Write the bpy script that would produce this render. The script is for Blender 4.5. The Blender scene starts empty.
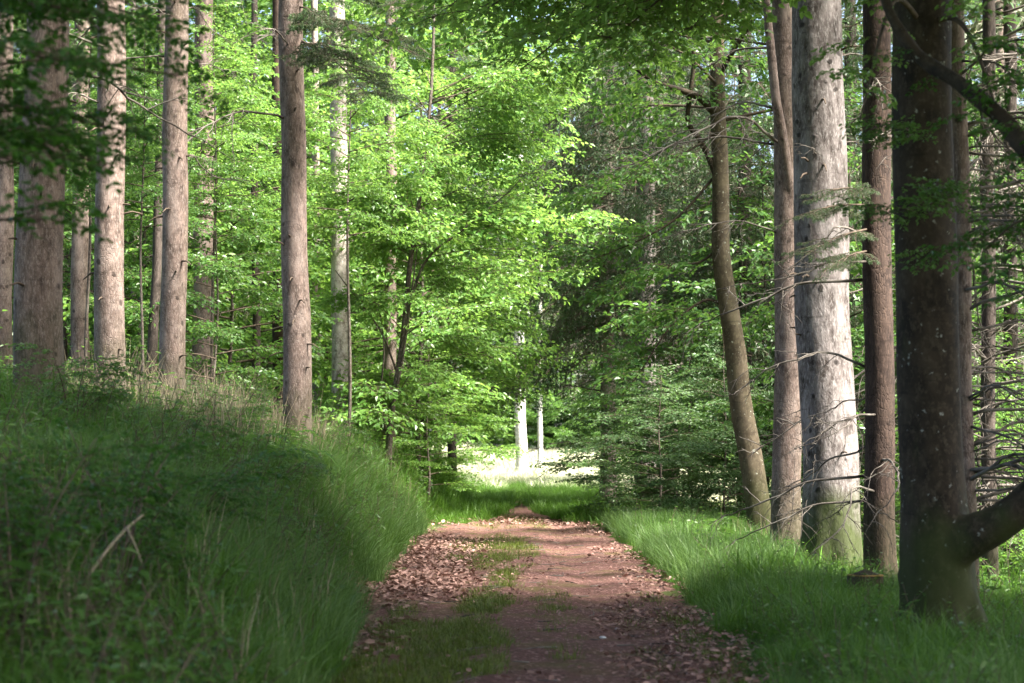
import bpy, math, numpy as np
from mathutils import Vector

rng = np.random.default_rng(11)
C = bpy.context.scene.collection
sc = bpy.context.scene
R = math.radians

# ------------------------------------------------------------------ camera
FPX, CAMZ, HORIZ = 1991.0, 1.5, 455.0
PITCH = math.atan((HORIZ - 341.5) / FPX)
FW = np.array([0, math.cos(PITCH), math.sin(PITCH)])
UP = np.array([0, -math.sin(PITCH), math.cos(PITCH)])


def at(px, py, y):
    """world point at depth y for a place seen at (px, py)"""
    d = FW + (px - 512) / FPX * np.array([1, 0, 0]) + (341.5 - py) / FPX * UP
    return np.array([0, 0, CAMZ]) + d * (y / d[1])


def sm(t):
    t = np.clip(t, 0, 1)
    return t * t * (3 - 2 * t)


def xl(y):
    return np.interp(y, [-5, 9, 13, 20, 35, 41, 46, 51, 58, 90], [-1.0, -1.05, -1.15, -1.5, -1.7, -1.5, -.8, -.35, -.1, -.05])


def xr(y):
    return np.interp(y, [-5, 9, 13, 20, 35, 41, 46, 51, 58, 90], [1.4, 1.45, 1.5, 1.75, 1.8, 1.65, 1.25, .85, .6, .5])


def bl(y):
    return np.interp(y, [-5, 9, 13, 20, 35, 45, 52, 60, 90], [-1.0, -1.05, -1.15, -1.5, -1.72, -1.6, -1.3, -1.2, -1.6])


def br(y):
    return np.interp(y, [-5, 9, 13, 20, 35, 45, 60, 90], [1.4, 1.45, 1.5, 1.75, 1.85, 2.0, 2.2, 2.6])


def wob(x, y, s=1.0, k=0.0):
    return (np.sin(x * 1.7 * s + y * .9 * s + k) + np.sin(x * -1.1 * s + y * 1.6 * s + 2.1 + k) + np.sin(x * 2.9 * s - y * 2.3 * s + 4.2 + k)) / 3


def ground(x, y):
    x = np.asarray(x, float)
    y = np.asarray(y, float)
    dl = np.maximum(bl(y) - .1 - x, 0)
    fy = 1 - .75 * sm((y - 55) / 30)
    left = (np.interp(y, [6, 13, 20], [.62, 1.0, 1.55]) * 1.08 * (1 - np.exp(-dl ** 1.25 / np.interp(y, [10, 25, 45], [1.35, 1.15, .8]))) + .10 * np.clip(dl - 2.0, 0, 14)) * fy
    dr = np.maximum(x - br(y) - .1, 0)
    right = .05 * sm(dr / .6) - .09 * np.clip(dr - .6, 0, 14)
    inside = np.exp(-((dl + dr) / .25) ** 2) * np.exp(-(np.maximum(y - 60, 0) / 20) ** 2)
    cx = (bl(y) + br(y)) / 2 + 0 * y
    rut = -.04 * np.exp(-((x - cx - .78) / .27) ** 2) - .04 * np.exp(-((x - cx + .72) / .27) ** 2) + .013 * wob(x, y, 5.5) + .012 * wob(x, y, 2.2, 3)
    w = np.minimum(1, (dl + dr) / 1.2)
    fade = np.exp(-(np.maximum(np.abs(x) - 30, 0) / 30) ** 2)
    rise = .032 * np.clip(y - 86, 0, 60)
    return left + right + rut * inside + rise + (.15 * wob(x, y, .9) + .08 * wob(x, y, 2.4, 2)) * w * fade


# ------------------------------------------------------------------ mesh builder
class MB:
    def __init__(s):
        s.v, s.f, s.m, s.t, s.sm, s.n = [], [], [], [], [], 0

    def add(s, v, faces, mat=0, tint=None, smooth=False):
        v = np.asarray(v, np.float32).reshape(-1, 3)
        for f in faces:
            f = np.asarray(f, np.int32)
            if len(f):
                s.f.append(f + s.n)
                s.m.append(mat)
                s.sm.append(smooth)
        s.t.append(np.zeros(len(v), np.float32) if tint is None else np.broadcast_to(np.asarray(tint, np.float32), (len(v),)))
        s.v.append(v)
        s.n += len(v)

    def mesh(s, name, mats):
        me = bpy.data.meshes.new(name)
        v = np.concatenate(s.v)
        me.vertices.add(len(v))
        me.vertices.foreach_set('co', v.ravel())
        li = np.concatenate([f.ravel() for f in s.f])
        tot = np.concatenate([np.full(len(f), f.shape[1], np.int32) for f in s.f])
        mi = np.concatenate([np.full(len(f), m, np.int32) for f, m in zip(s.f, s.m)])
        smo = np.concatenate([np.full(len(f), q, bool) for f, q in zip(s.f, s.sm)])
        st = np.concatenate([[0], np.cumsum(tot)[:-1]]).astype(np.int32)
        me.loops.add(len(li))
        me.loops.foreach_set('vertex_index', li)
        me.polygons.add(len(tot))
        me.polygons.foreach_set('loop_start', st)
        me.polygons.foreach_set('material_index', mi)
        me.polygons.foreach_set('use_smooth', smo)
        a = me.attributes.new('tint', 'FLOAT', 'POINT')
        a.data.foreach_set('value', np.concatenate(s.t))
        for m in mats:
            me.materials.append(m)
        me.update(calc_edges=True)
        me.validate()
        return me


def link(name, me, parent=None, loc=None):
    o = bpy.data.objects.new(name, me)
    C.objects.link(o)
    if parent is not None:
        o.parent = parent
    if loc is not None:
        o.location = tuple(float(q) for q in loc)
    return o


def thing(name, label, cat, loc, group=None):
    o = bpy.data.objects.new(name, None)
    C.objects.link(o)
    o.location = tuple(float(q) for q in loc)
    o.empty_display_size = .3
    o['label'] = label
    o['category'] = cat
    if group:
        o['group'] = group
    return o


def tag(o, label=None, cat=None, kind=None, group=None):
    for k, v in (('label', label), ('category', cat), ('kind', kind), ('group', group)):
        if v:
            o[k] = v
    return o


def unit(v):
    return v / (np.linalg.norm(v, axis=-1, keepdims=True) + 1e-9)


def frames(d, up=(0, 0, 1), roll=None):
    """(m,3,3) matrices with columns x=d, y=side, z=normal"""
    d = unit(np.asarray(d, float).reshape(-1, 3))
    u = np.broadcast_to(np.asarray(up, float), d.shape)
    y = np.cross(u, d)
    bad = np.linalg.norm(y, axis=1) < 1e-3
    y[bad] = np.array([0, 1, 0])
    y = unit(y)
    z = np.cross(d, y)
    if roll is not None:
        c, s_ = np.cos(roll)[:, None], np.sin(roll)[:, None]
        y, z = y * c + z * s_, z * c - y * s_
    return np.stack([d, y, z], axis=2)


def spread(mb, tmpl, mats, locs, scale=1.0, mat=None, jitter=.12, base=0.0):
    """place a template (dict with list of layers) many times"""
    m = len(locs)
    if m == 0:
        return
    scale = np.broadcast_to(np.asarray(scale, float), (m,))
    for L in tmpl:
        v = np.einsum('mij,nj->mni', mats * scale[:, None, None], L['v']) + np.asarray(locs)[:, None, :]
        n = len(L['v'])
        off = (np.arange(m) * n)[:, None, None]
        fs = [(f[None] + off).reshape(-1, f.shape[1]) for f in L['f']]
        t = (L['t'][None] + (rng.normal(0, jitter, m) + base)[:, None]).ravel()
        mb.add(v.reshape(-1, 3), fs, L['m'] if mat is None else mat, t, L.get('s', False))


def as_template(mb):
    """turn what an MB collected into template layers (one per material)"""
    out = []
    v = np.concatenate(mb.v)
    t = np.concatenate(mb.t)
    for m in sorted(set(mb.m)):
        fl = {}
        for f, q in zip(mb.f, mb.m):
            if q == m:
                fl.setdefault(f.shape[1], []).append(f)
        fs = [np.concatenate(x) for x in fl.values()]
        used = np.unique(np.concatenate([f.ravel() for f in fs]))
        rm = np.zeros(len(v), np.int32)
        rm[used] = np.arange(len(used))
        out.append({'v': v[used], 'f': [rm[f] for f in fs], 't': t[used], 'm': m})
    return out


def tube(mb, pts, rad, seg=8, mat=0, tint=0.0, smooth=True, lobes=None, cap=True):
    pts = np.asarray(pts, float)
    rad = np.asarray(rad, float)
    n = len(pts)
    T = unit(np.gradient(pts, axis=0))
    u = np.array([0, 0, 1.0]) if abs(T[0][2]) < .8 else np.array([1.0, 0, 0])
    a = unit(np.cross(T[0], u))
    A = []
    for i in range(n):
        a = unit(a - T[i] * np.dot(a, T[i]))
        A.append(a)
    A = np.array(A)
    B = np.cross(T, A)
    th = np.linspace(0, 2 * math.pi, seg, endpoint=False)
    r = rad[:, None] * np.ones((1, seg))
    if lobes is not None:
        r = r * lobes(np.arange(n)[:, None], th[None])
    v = pts[:, None] + r[..., None] * (A[:, None] * np.cos(th)[None, :, None] + B[:, None] * np.sin(th)[None, :, None])
    i = np.arange(n - 1)[:, None] * seg
    j = np.arange(seg)[None]
    j2 = (j + 1) % seg
    q = np.stack([i + j, i + j2, i + seg + j2, i + seg + j], -1).reshape(-1, 4)
    vv = v.reshape(-1, 3)
    fs = [q]
    if cap:
        vv = np.vstack([vv, pts[-1] + T[-1] * rad[-1] * .4, pts[0]])
        e = (n - 1) * seg
        jj = np.arange(seg)
        fs.append(np.stack([e + jj, e + (jj + 1) % seg, np.full(seg, n * seg)], -1))
        fs.append(np.stack([(jj + 1) % seg, jj, np.full(seg, n * seg + 1)], -1))
    mb.add(vv, fs, mat, tint, smooth)


def curve(ctrl, n):
    """smooth curve through control points (Catmull-Rom)"""
    P = np.asarray(ctrl, float)
    P = np.vstack([2 * P[0] - P[1], P, 2 * P[-1] - P[-2]])
    k = len(P) - 3
    out = []
    for t in np.linspace(0, k - 1e-6, n):
        i = int(t)
        f = t - i
        a, b, c, d = P[i:i + 4]
        out.append(.5 * ((2 * b) + (c - a) * f + (2 * a - 5 * b + 4 * c - d) * f ** 2 + (3 * b - a - 3 * c + d) * f ** 3))
    return np.array(out)


# ------------------------------------------------------------------ materials
def new_mat(name):
    m = bpy.data.materials.new(name)
    m.use_nodes = True
    nt = m.node_tree
    for n in list(nt.nodes):
        nt.nodes.remove(n)
    return m, nt, nt.nodes.new('ShaderNodeOutputMaterial')


def nd(nt, t, **kw):
    n = nt.nodes.new(t)
    for k, v in kw.items():
        if k in n.inputs:
            n.inputs[k].default_value = v
        else:
            setattr(n, k, v)
    return n


def ramp(nt, fac, stops):
    n = nt.nodes.new('ShaderNodeValToRGB')
    e = n.color_ramp.elements
    while len(e) < len(stops):
        e.new(.5)
    for i, (p, c) in enumerate(stops):
        e[i].position = p
        e[i].color = (c, c, c, 1) if isinstance(c, (int, float)) else (*c, 1)
    nt.links.new(fac, n.inputs[0])
    return n.outputs[0]


def mixc(nt, fac, a, b, mode='MIX'):
    n = nt.nodes.new('ShaderNodeMix')
    n.data_type = 'RGBA'
    n.blend_type = mode
    for sck, val in ((n.inputs[0], fac), (n.inputs[6], a), (n.inputs[7], b)):
        if hasattr(val, 'is_linked'):
            nt.links.new(val, sck)
        elif isinstance(val, (int, float)):
            sck.default_value = val
        else:
            sck.default_value = (*val, 1)
    return n.outputs[2]


def mathn(nt, op, a, b=0.0):
    n = nt.nodes.new('ShaderNodeMath')
    n.operation = op
    for sck, val in ((n.inputs[0], a), (n.inputs[1], b)):
        if hasattr(val, 'is_linked'):
            nt.links.new(val, sck)
        else:
            sck.default_value = val
    return n.outputs[0]


def coords(nt, sx=1, sy=1, sz=1, src='Object'):
    tc = nt.nodes.new('ShaderNodeTexCoord')
    mp = nt.nodes.new('ShaderNodeMapping')
    mp.inputs['Scale'].default_value = (sx, sy, sz)
    nt.links.new(tc.outputs[src], mp.inputs[0])
    return mp.outputs[0]


def noise(nt, vec, scale, detail=4, rough=.55):
    n = nd(nt, 'ShaderNodeTexNoise', Scale=scale, Detail=detail, Roughness=rough)
    nt.links.new(vec, n.inputs['Vector'])
    return n.outputs['Fac']


def leaf_mat(name, dark, light, trans, tfac=.45, rough=.45):
    m, nt, out = new_mat(name)
    at_ = nd(nt, 'ShaderNodeAttribute', attribute_name='tint')
    f = mathn(nt, 'ADD', at_.outputs['Fac'], .5)
    f = nt.nodes.new('ShaderNodeClamp') and mathn(nt, 'MINIMUM', mathn(nt, 'MAXIMUM', f, 0.0), 1.0)
    col = mixc(nt, f, dark, light)
    tcol = mixc(nt, f, tuple(c * .6 for c in trans), trans)
    p = nd(nt, 'ShaderNodeBsdfPrincipled', Roughness=rough)
    p.inputs['Specular IOR Level'].default_value = .35
    nt.links.new(col, p.inputs['Base Color'])
    tr = nt.nodes.new('ShaderNodeBsdfTranslucent')
    nt.links.new(tcol, tr.inputs['Color'])
    mx = nt.nodes.new('ShaderNodeMixShader')
    mx.inputs[0].default_value = tfac
    nt.links.new(p.outputs[0], mx.inputs[1])
    nt.links.new(tr.outputs[0], mx.inputs[2])
    nt.links.new(mx.outputs[0], out.inputs[0])
    return m


def bark_mat(name, base, dark, pale, sz=.35, scale=14, knots=.6, lichen=.3, moss=0.0, bump=.5, crack=True, spots=0.0, mosscol=(.035, .048, .01)):
    m, nt, out = new_mat(name)
    v1 = coords(nt, 1, 1, sz)
    n1 = noise(nt, v1, scale, 6, .65)
    vf = coords(nt, 1, 1, sz * .8)
    n2 = noise(nt, vf, scale * 4.5, 5, .7)
    v0 = coords(nt, 1, 1, .6)
    n0 = noise(nt, v0, 2.6, 3, .6)
    col = mixc(nt, ramp(nt, n1, [(.36, 0), (.62, 1)]), dark, base)
    col = mixc(nt, mathn(nt, 'MULTIPLY', ramp(nt, n2, [(.5, 0), (.66, 1)]), .75), col, pale)
    col = mixc(nt, mathn(nt, 'MULTIPLY', ramp(nt, n0, [(.5, 0), (.68, 1)]), lichen), col, pale)
    h = mathn(nt, 'ADD', n1, mathn(nt, 'MULTIPLY', n2, .5))
    if crack:
        vo = nd(nt, 'ShaderNodeTexVoronoi', feature='DISTANCE_TO_EDGE', Scale=scale * 2.6)
        nt.links.new(coords(nt, 1, 1, sz * 1.3), vo.inputs['Vector'])
        cr = ramp(nt, vo.outputs['Distance'], [(0.0, 1), (.12, 0)])
        crm = mathn(nt, 'MULTIPLY', cr, ramp(nt, noise(nt, v0, 5, 3), [(.42, 0), (.6, 1)]))
        col = mixc(nt, mathn(nt, 'MULTIPLY', crm, .35), col, dark)
        h = mathn(nt, 'SUBTRACT', h, mathn(nt, 'MULTIPLY', crm, .5))
    if knots:
        vk = nd(nt, 'ShaderNodeTexVoronoi', feature='F1', Scale=4.2, Randomness=.9)
        kv = coords(nt, 1.1, 1.1, .95)
        nz_ = nd(nt, 'ShaderNodeTexNoise', Scale=11, Detail=3)
        nt.links.new(kv, nz_.inputs['Vector'])
        nt.links.new(mixc(nt, .08, kv, nz_.outputs['Color'], 'ADD'), vk.inputs['Vector'])
        k = ramp(nt, vk.outputs['Distance'], [(.10, 1), (.19, 0)])
        col = mixc(nt, mathn(nt, 'MULTIPLY', k, knots), col, tuple(c * .35 for c in dark))
        h = mathn(nt, 'ADD', h, mathn(nt, 'MULTIPLY', k, .5))
        # thin horizontal wrinkles
        nw = noise(nt, coords(nt, 1.2, 1.2, 9), 2.2, 4, .6)
        kw = ramp(nt, nw, [(.60, 0), (.68, 1)])
        col = mixc(nt, mathn(nt, 'MULTIPLY', kw, .45), col, dark)
    if spots:
        vs = nd(nt, 'ShaderNodeTexVoronoi', feature='F1', Scale=13, Randomness=1)
        nz_ = nd(nt, 'ShaderNodeTexNoise', Scale=30, Detail=3)
        nt.links.new(coords(nt), nz_.inputs['Vector'])
        nt.links.new(mixc(nt, .07, coords(nt), nz_.outputs['Color'], 'ADD'), vs.inputs['Vector'])
        wn = mathn(nt, 'MULTIPLY', ramp(nt, vs.outputs['Distance'], [(.06, 1), (.22, 0)]), ramp(nt, noise(nt, coords(nt), 9, 3), [(.5, 0), (.56, 1)]))
        col = mixc(nt, mathn(nt, 'MULTIPLY', wn, spots), col, (.5, .52, .45))
    if moss:
        tc = nt.nodes.new('ShaderNodeTexCoord')
        sp = nt.nodes.new('ShaderNodeSeparateXYZ')
        nt.links.new(tc.outputs['Object'], sp.inputs[0])
        zz = mathn(nt, 'ADD', sp.outputs[2], mathn(nt, 'MULTIPLY', noise(nt, coords(nt, 1, 1, .5), 4, 4), -1.5))
        mm = ramp(nt, zz, [(0, moss), (.55, 0)])
        mm2 = mathn(nt, 'MAXIMUM', mm, mathn(nt, 'MULTIPLY', ramp(nt, noise(nt, coords(nt, 1, 1, .35), 3.3, 5, .7), [(.6, 0), (.74, 1)]), moss * .4))
        col = mixc(nt, mm2, col, mosscol)
    oi = nt.nodes.new('ShaderNodeObjectInfo')
    alg = mathn(nt, 'MULTIPLY', ramp(nt, noise(nt, coords(nt, 1, 1, .25), 1.6, 5, .65), [(.45, 0), (.65, .7)]), oi.outputs['Random'])
    col = mixc(nt, alg, col, mixc(nt, 1.0, col, (.72, .80, .58), 'MULTIPLY'))
    st_ = ramp(nt, noise(nt, coords(nt, 1, 1, .12), 5.5, 5, .7), [(.54, 0), (.68, .6)])
    col = mixc(nt, st_, col, mixc(nt, 1.0, col, (.52, .48, .46), 'MULTIPLY'))
    p = nd(nt, 'ShaderNodeBsdfPrincipled', Roughness=.85)
    p.inputs['Specular IOR Level'].default_value = .2
    nt.links.new(col, p.inputs['Base Color'])
    b = nd(nt, 'ShaderNodeBump', Strength=bump, Distance=.02)
    nt.links.new(h, b.inputs['Height'])
    nt.links.new(b.outputs[0], p.inputs['Normal'])
    nt.links.new(p.outputs[0], out.inputs[0])
    return m


def simple_mat(name, a, b, scale=8, rough=.85, src='Object'):
    m, nt, out = new_mat(name)
    col = mixc(nt, ramp(nt, noise(nt, coords(nt, src=src), scale, 5), [(.38, 0), (.62, 1)]), a, b)
    p = nd(nt, 'ShaderNodeBsdfPrincipled', Roughness=rough)
    p.inputs['Specular IOR Level'].default_value = .2
    nt.links.new(col, p.inputs['Base Color'])
    nt.links.new(p.outputs[0], out.inputs[0])
    return m


M = {}
M['spruce_bark'] = bark_mat('spruce_bark', (.168, .122, .103), (.055, .039, .032), (.27, .22, .197), .4, 13, .75, .45, .35)
M['pale_bark'] = bark_mat('pale_spruce_bark', (.30, .24, .21), (.11, .082, .066), (.46, .40, .37), .5, 12, .6, .6)
M['sunlit_bark'] = bark_mat('sunlit_grey_bark', (.44, .385, .35), (.13, .10, .082), (.60, .55, .52), .5, 12, .7, .6)  # sunshine on one knotted trunk put into a lighter bark colour
M['fir_bark'] = bark_mat('fir_bark', (.175, .152, .145), (.038, .029, .025), (.30, .275, .266), .45, 9, .85, .5, .9, .7, False)
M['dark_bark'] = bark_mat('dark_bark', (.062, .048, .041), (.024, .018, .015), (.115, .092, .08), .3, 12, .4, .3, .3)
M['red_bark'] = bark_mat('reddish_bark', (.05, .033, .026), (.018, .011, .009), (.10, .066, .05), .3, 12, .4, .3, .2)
M['beech_bark'] = bark_mat('beech_bark', (.036, .026, .016), (.012, .009, .006), (.07, .055, .036), .8, 5, .12, .35, .7, .08, False, .5)
M['light_beech'] = bark_mat('light_beech_bark', (.085, .066, .042), (.035, .026, .016), (.14, .115, .08), .8, 5, .12, .35, .5, .12, False, .7)
M['sapling_bark'] = bark_mat('sapling_bark', (.075, .057, .045), (.028, .021, .016), (.22, .195, .17), .5, 9, .3, .5)
M['birch_bark'] = bark_mat('birch_bark', (.62, .60, .56), (.25, .23, .2), (.74, .73, .70), 1.5, 6, .5, .4)
M['twig'] = simple_mat('twig_wood', (.05, .036, .026), (.10, .075, .055))
M['deadwood'] = simple_mat('dead_branch_wood', (.04, .032, .026), (.16, .14, .12), 5)
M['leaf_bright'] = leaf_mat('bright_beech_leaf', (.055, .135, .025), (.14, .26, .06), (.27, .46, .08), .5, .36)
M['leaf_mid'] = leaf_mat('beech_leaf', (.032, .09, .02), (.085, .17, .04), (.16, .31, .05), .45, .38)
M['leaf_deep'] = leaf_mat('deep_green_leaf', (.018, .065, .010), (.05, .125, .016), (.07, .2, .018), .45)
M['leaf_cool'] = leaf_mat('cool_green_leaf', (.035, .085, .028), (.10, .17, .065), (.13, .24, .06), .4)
M['needle'] = leaf_mat('spruce_needle', (.03, .07, .028), (.08, .14, .05), (.1, .18, .045), .32)
M['needle_grey'] = leaf_mat('grey_spruce_twig', (.075, .085, .05), (.16, .17, .11), (.1, .13, .06), .25)
M['grass'] = leaf_mat('grass_blade', (.028, .09, .008), (.088, .185, .022), (.11, .23, .018), .35)
M['grass_pale'] = leaf_mat('pale_grass_blade', (.06, .13, .03), (.135, .22, .065), (.14, .26, .045), .35)
M['moss_grass'] = leaf_mat('moss_grass', (.045, .07, .008), (.11, .15, .018), (.11, .16, .015), .25)
M['meadow'] = leaf_mat('sunlit_meadow_grass', (.42, .43, .27), (.60, .60, .44), (.3, .34, .14), .3)  # blown-out sunshine of the clearing put into the pale grass colour
M['straw'] = leaf_mat('dry_straw', (.18, .14, .085), (.36, .31, .21), (.2, .17, .1), .2)
M['litter'] = leaf_mat('dead_leaf', (.085, .042, .03), (.36, .215, .175), (.2, .1, .06), .12, .6)
M['stone'] = simple_mat('pebble_stone', (.3, .3, .3), (.5, .5, .49), 20)


def ground_mat():
    m, nt, out = new_mat('forest_floor')
    v = coords(nt)
    c = mixc(nt, ramp(nt, noise(nt, v, .9, 5), [(.4, 0), (.6, 1)]), (.03, .045, .012), (.055, .07, .02))
    c = mixc(nt, ramp(nt, noise(nt, v, 14, 4), [(.5, 0), (.7, 1)]), c, (.055, .04, .025))
    p = nd(nt, 'ShaderNodeBsdfPrincipled', Roughness=.95)
    p.inputs['Specular IOR Level'].default_value = .1
    nt.links.new(c, p.inputs['Base Color'])
    b = nd(nt, 'ShaderNodeBump', Strength=.6, Distance=.04)
    nt.links.new(noise(nt, v, 20, 4), b.inputs['Height'])
    nt.links.new(b.outputs[0], p.inputs['Normal'])
    nt.links.new(p.outputs[0], out.inputs[0])
    return m


def path_mat():
    m, nt, out = new_mat('red_path_earth')
    v = coords(nt)
    fine = noise(nt, v, 55, 5, .7)
    mid = noise(nt, v, 7, 4, .6)
    big = noise(nt, v, 1.1, 4, .6)
    c = mixc(nt, ramp(nt, fine, [(.36, 0), (.66, 1)]), (.062, .031, .026), (.18, .09, .076))
    c = mixc(nt, mathn(nt, 'MULTIPLY', ramp(nt, mid, [(.45, 0), (.7, 1)]), .5), c, (.10, .052, .04))
    vo = nd(nt, 'ShaderNodeTexVoronoi', feature='F1', Scale=38, Randomness=1)
    nt.links.new(v, vo.inputs['Vector'])
    sp = nt.nodes.new('ShaderNodeSeparateColor')
    nt.links.new(vo.outputs['Color'], sp.inputs[0])
    c = mixc(nt, ramp(nt, sp.outputs[0], [(.86, 0), (.9, .8)]), c, (.30, .19, .16))
    c = mixc(nt, ramp(nt, sp.outputs[1], [(.82, 0), (.88, .7)]), c, (.05, .028, .022))
    c = mixc(nt, mathn(nt, 'MULTIPLY', ramp(nt, big, [(.5, 0), (.66, 1)]), .55), c, (.085, .085, .022))
    p = nd(nt, 'ShaderNodeBsdfPrincipled', Roughness=.95)
    p.inputs['Specular IOR Level'].default_value = .12
    nt.links.new(c, p.inputs['Base Color'])
    b = nd(nt, 'ShaderNodeBump', Strength=.8, Distance=.03)
    nt.links.new(mathn(nt, 'ADD', fine, mid), b.inputs['Height'])
    nt.links.new(b.outputs[0], p.inputs['Normal'])
    nt.links.new(p.outputs[0], out.inputs[0])
    return m


M['ground'] = ground_mat()
M['path'] = path_mat()

# ------------------------------------------------------------------ ground and path
gx = np.unique(np.concatenate([np.arange(-12, 12.01, .2), np.linspace(-60, -12, 40), np.linspace(12, 60, 40), np.linspace(-420, -60, 19), np.linspace(60, 420, 19)]))
gy = np.unique(np.concatenate([np.arange(-6, 60, .3), np.arange(60, 130, 1.5), np.linspace(130, 700, 30), np.linspace(-80, -6, 16)]))
X, Y = np.meshgrid(gx, gy)
Z = ground(X, Y)
nx, ny = len(gx), len(gy)
i = np.arange(ny - 1)[:, None] * nx
j = np.arange(nx - 1)[None]
q = np.stack([i + j, i + j + 1, i + nx + j + 1, i + nx + j], -1).reshape(-1, 4)
mb = MB()
mb.add(np.stack([X, Y, Z], -1).reshape(-1, 3), [q], 0, None, True)
tag(link('ground', mb.mesh('ground', [M['ground']])), kind='structure')

py_ = np.arange(-5, 92, .14)
k = len(py_)
cols = 41
L_ = xl(py_) - .05 + .2 * wob(py_ * 0, py_, 1.6) + .05 * wob(py_, py_ * 2, 2.4)
R_ = xr(py_) + .05 + .2 * wob(py_ * 0 + 3, py_, 1.5) + .05 * wob(py_, py_ * 2, 2.1)
s_ = np.linspace(0, 1, cols)[None]
PX = L_[:, None] * (1 - s_) + R_[:, None] * s_
PY = np.repeat(py_[:, None], cols, 1)
PZ = ground(PX, PY) + .022 - .025 * (np.abs(s_ - .5) * 2) ** 6
i = np.arange(k - 1)[:, None] * cols
j = np.arange(cols - 1)[None]
q = np.stack([i + j, i + j + 1, i + cols + j + 1, i + cols + j], -1).reshape(-1, 4)
mb = MB()
mb.add(np.stack([PX, PY, PZ], -1).reshape(-1, 3), [q], 0, None, True)
tag(link('forest_path', mb.mesh('forest_path', [M['path']])), kind='structure')


# ------------------------------------------------------------------ foliage templates
def leaf_shape(l=1.0, w=.55, fold=.12):
    v = np.array([[0, 0, 0], [.3, -.5 * w, fold], [.68, -.36 * w, fold * .6], [1, 0, -.06], [.68, .36 * w, fold * .6], [.3, .5 * w, fold]]) * l
    return v, np.array([[0, 1, 2, 3], [0, 3, 4, 5]])


def add_leaves(mb, pos, dirs, size, tilt, mat=0, w=.6, tint=None):
    m = len(pos)
    lv, lf = leaf_shape(1, w)
    mats = frames(dirs, roll=rng.normal(0, tilt, m))
    v = np.einsum('mij,nj->mni', mats * np.asarray(size).reshape(-1, 1, 1), lv) + np.asarray(pos)[:, None]
    f = (lf[None] + (np.arange(m) * 6)[:, None, None]).reshape(-1, 4)
    t = np.repeat(rng.normal(0, .2, m) if tint is None else tint, 6)
    mb.add(v.reshape(-1, 3), [f], mat, t)


def beech_spray(n_side=7, length=1.0, leaf=.075, per=6, tilt=.55, seed=0):
    """flat layered spray: twig with side twigs and alternate leaves. materials: 0 leaf, 1 wood"""
    r = np.random.default_rng(seed)
    mb = MB()
    main = curve([[0, 0, 0], [length * .35, r.normal(0, .03), .03], [length * .7, r.normal(0, .05), 0], [length, r.normal(0, .06), -.09]], 10)
    tube(mb, main, np.linspace(.007, .002, 10), 4, 1)
    P, D = [], []
    for i in range(n_side):
        f = (i + .6) / n_side
        b = main[min(9, int(f * 9))]
        side = 1 if i % 2 else -1
        l = length * (.62 - .4 * abs(f - .35)) * r.uniform(.7, 1.15)
        ang = side * R(r.uniform(38, 62))
        d = np.array([math.cos(ang), math.sin(ang), r.normal(-.05, .12)])
        tip = b + d * l
        mid = b + d * l * .5 + np.array([0, 0, .03])
        tw = curve([b, mid, tip + np.array([0, 0, -.06 * l])], 6)
        tube(mb, tw, np.linspace(.004, .0015, 6), 3, 1, cap=False)
        for q in range(per):
            ff = (q + .7) / per
            pp = tw[min(5, int(ff * 5.99))] + r.normal(0, .012, 3)
            sd = 1 if q % 2 else -1
            a2 = ang + sd * R(r.uniform(25, 70))
            P.append(pp)
            D.append([math.cos(a2), math.sin(a2), r.normal(-.25, .3)])
        P.append(tip)
        D.append([d[0], d[1], -.3])
    for q in range(per):
        pp = main[4 + q % 6] + r.normal(0, .01, 3)
        P.append(pp)
        D.append([.7, r.choice([-1, 1]) * .6, r.normal(-.2, .3)])
    add_leaves(mb, np.array(P), np.array(D), r.uniform(.75, 1.2, len(P)) * leaf, tilt)
    return as_template(mb)


SPRAYS = [beech_spray(7, 1.0, .125, 6, .65, s) for s in range(4)]
SPRAYS_NEAR = [beech_spray(8, .8, .09, 7, .45, 10 + s) for s in range(3)]
SPRAYS_FAR = [beech_spray(6, 1.25, .24, 5, .65, 20 + s) for s in range(3)]


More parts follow.
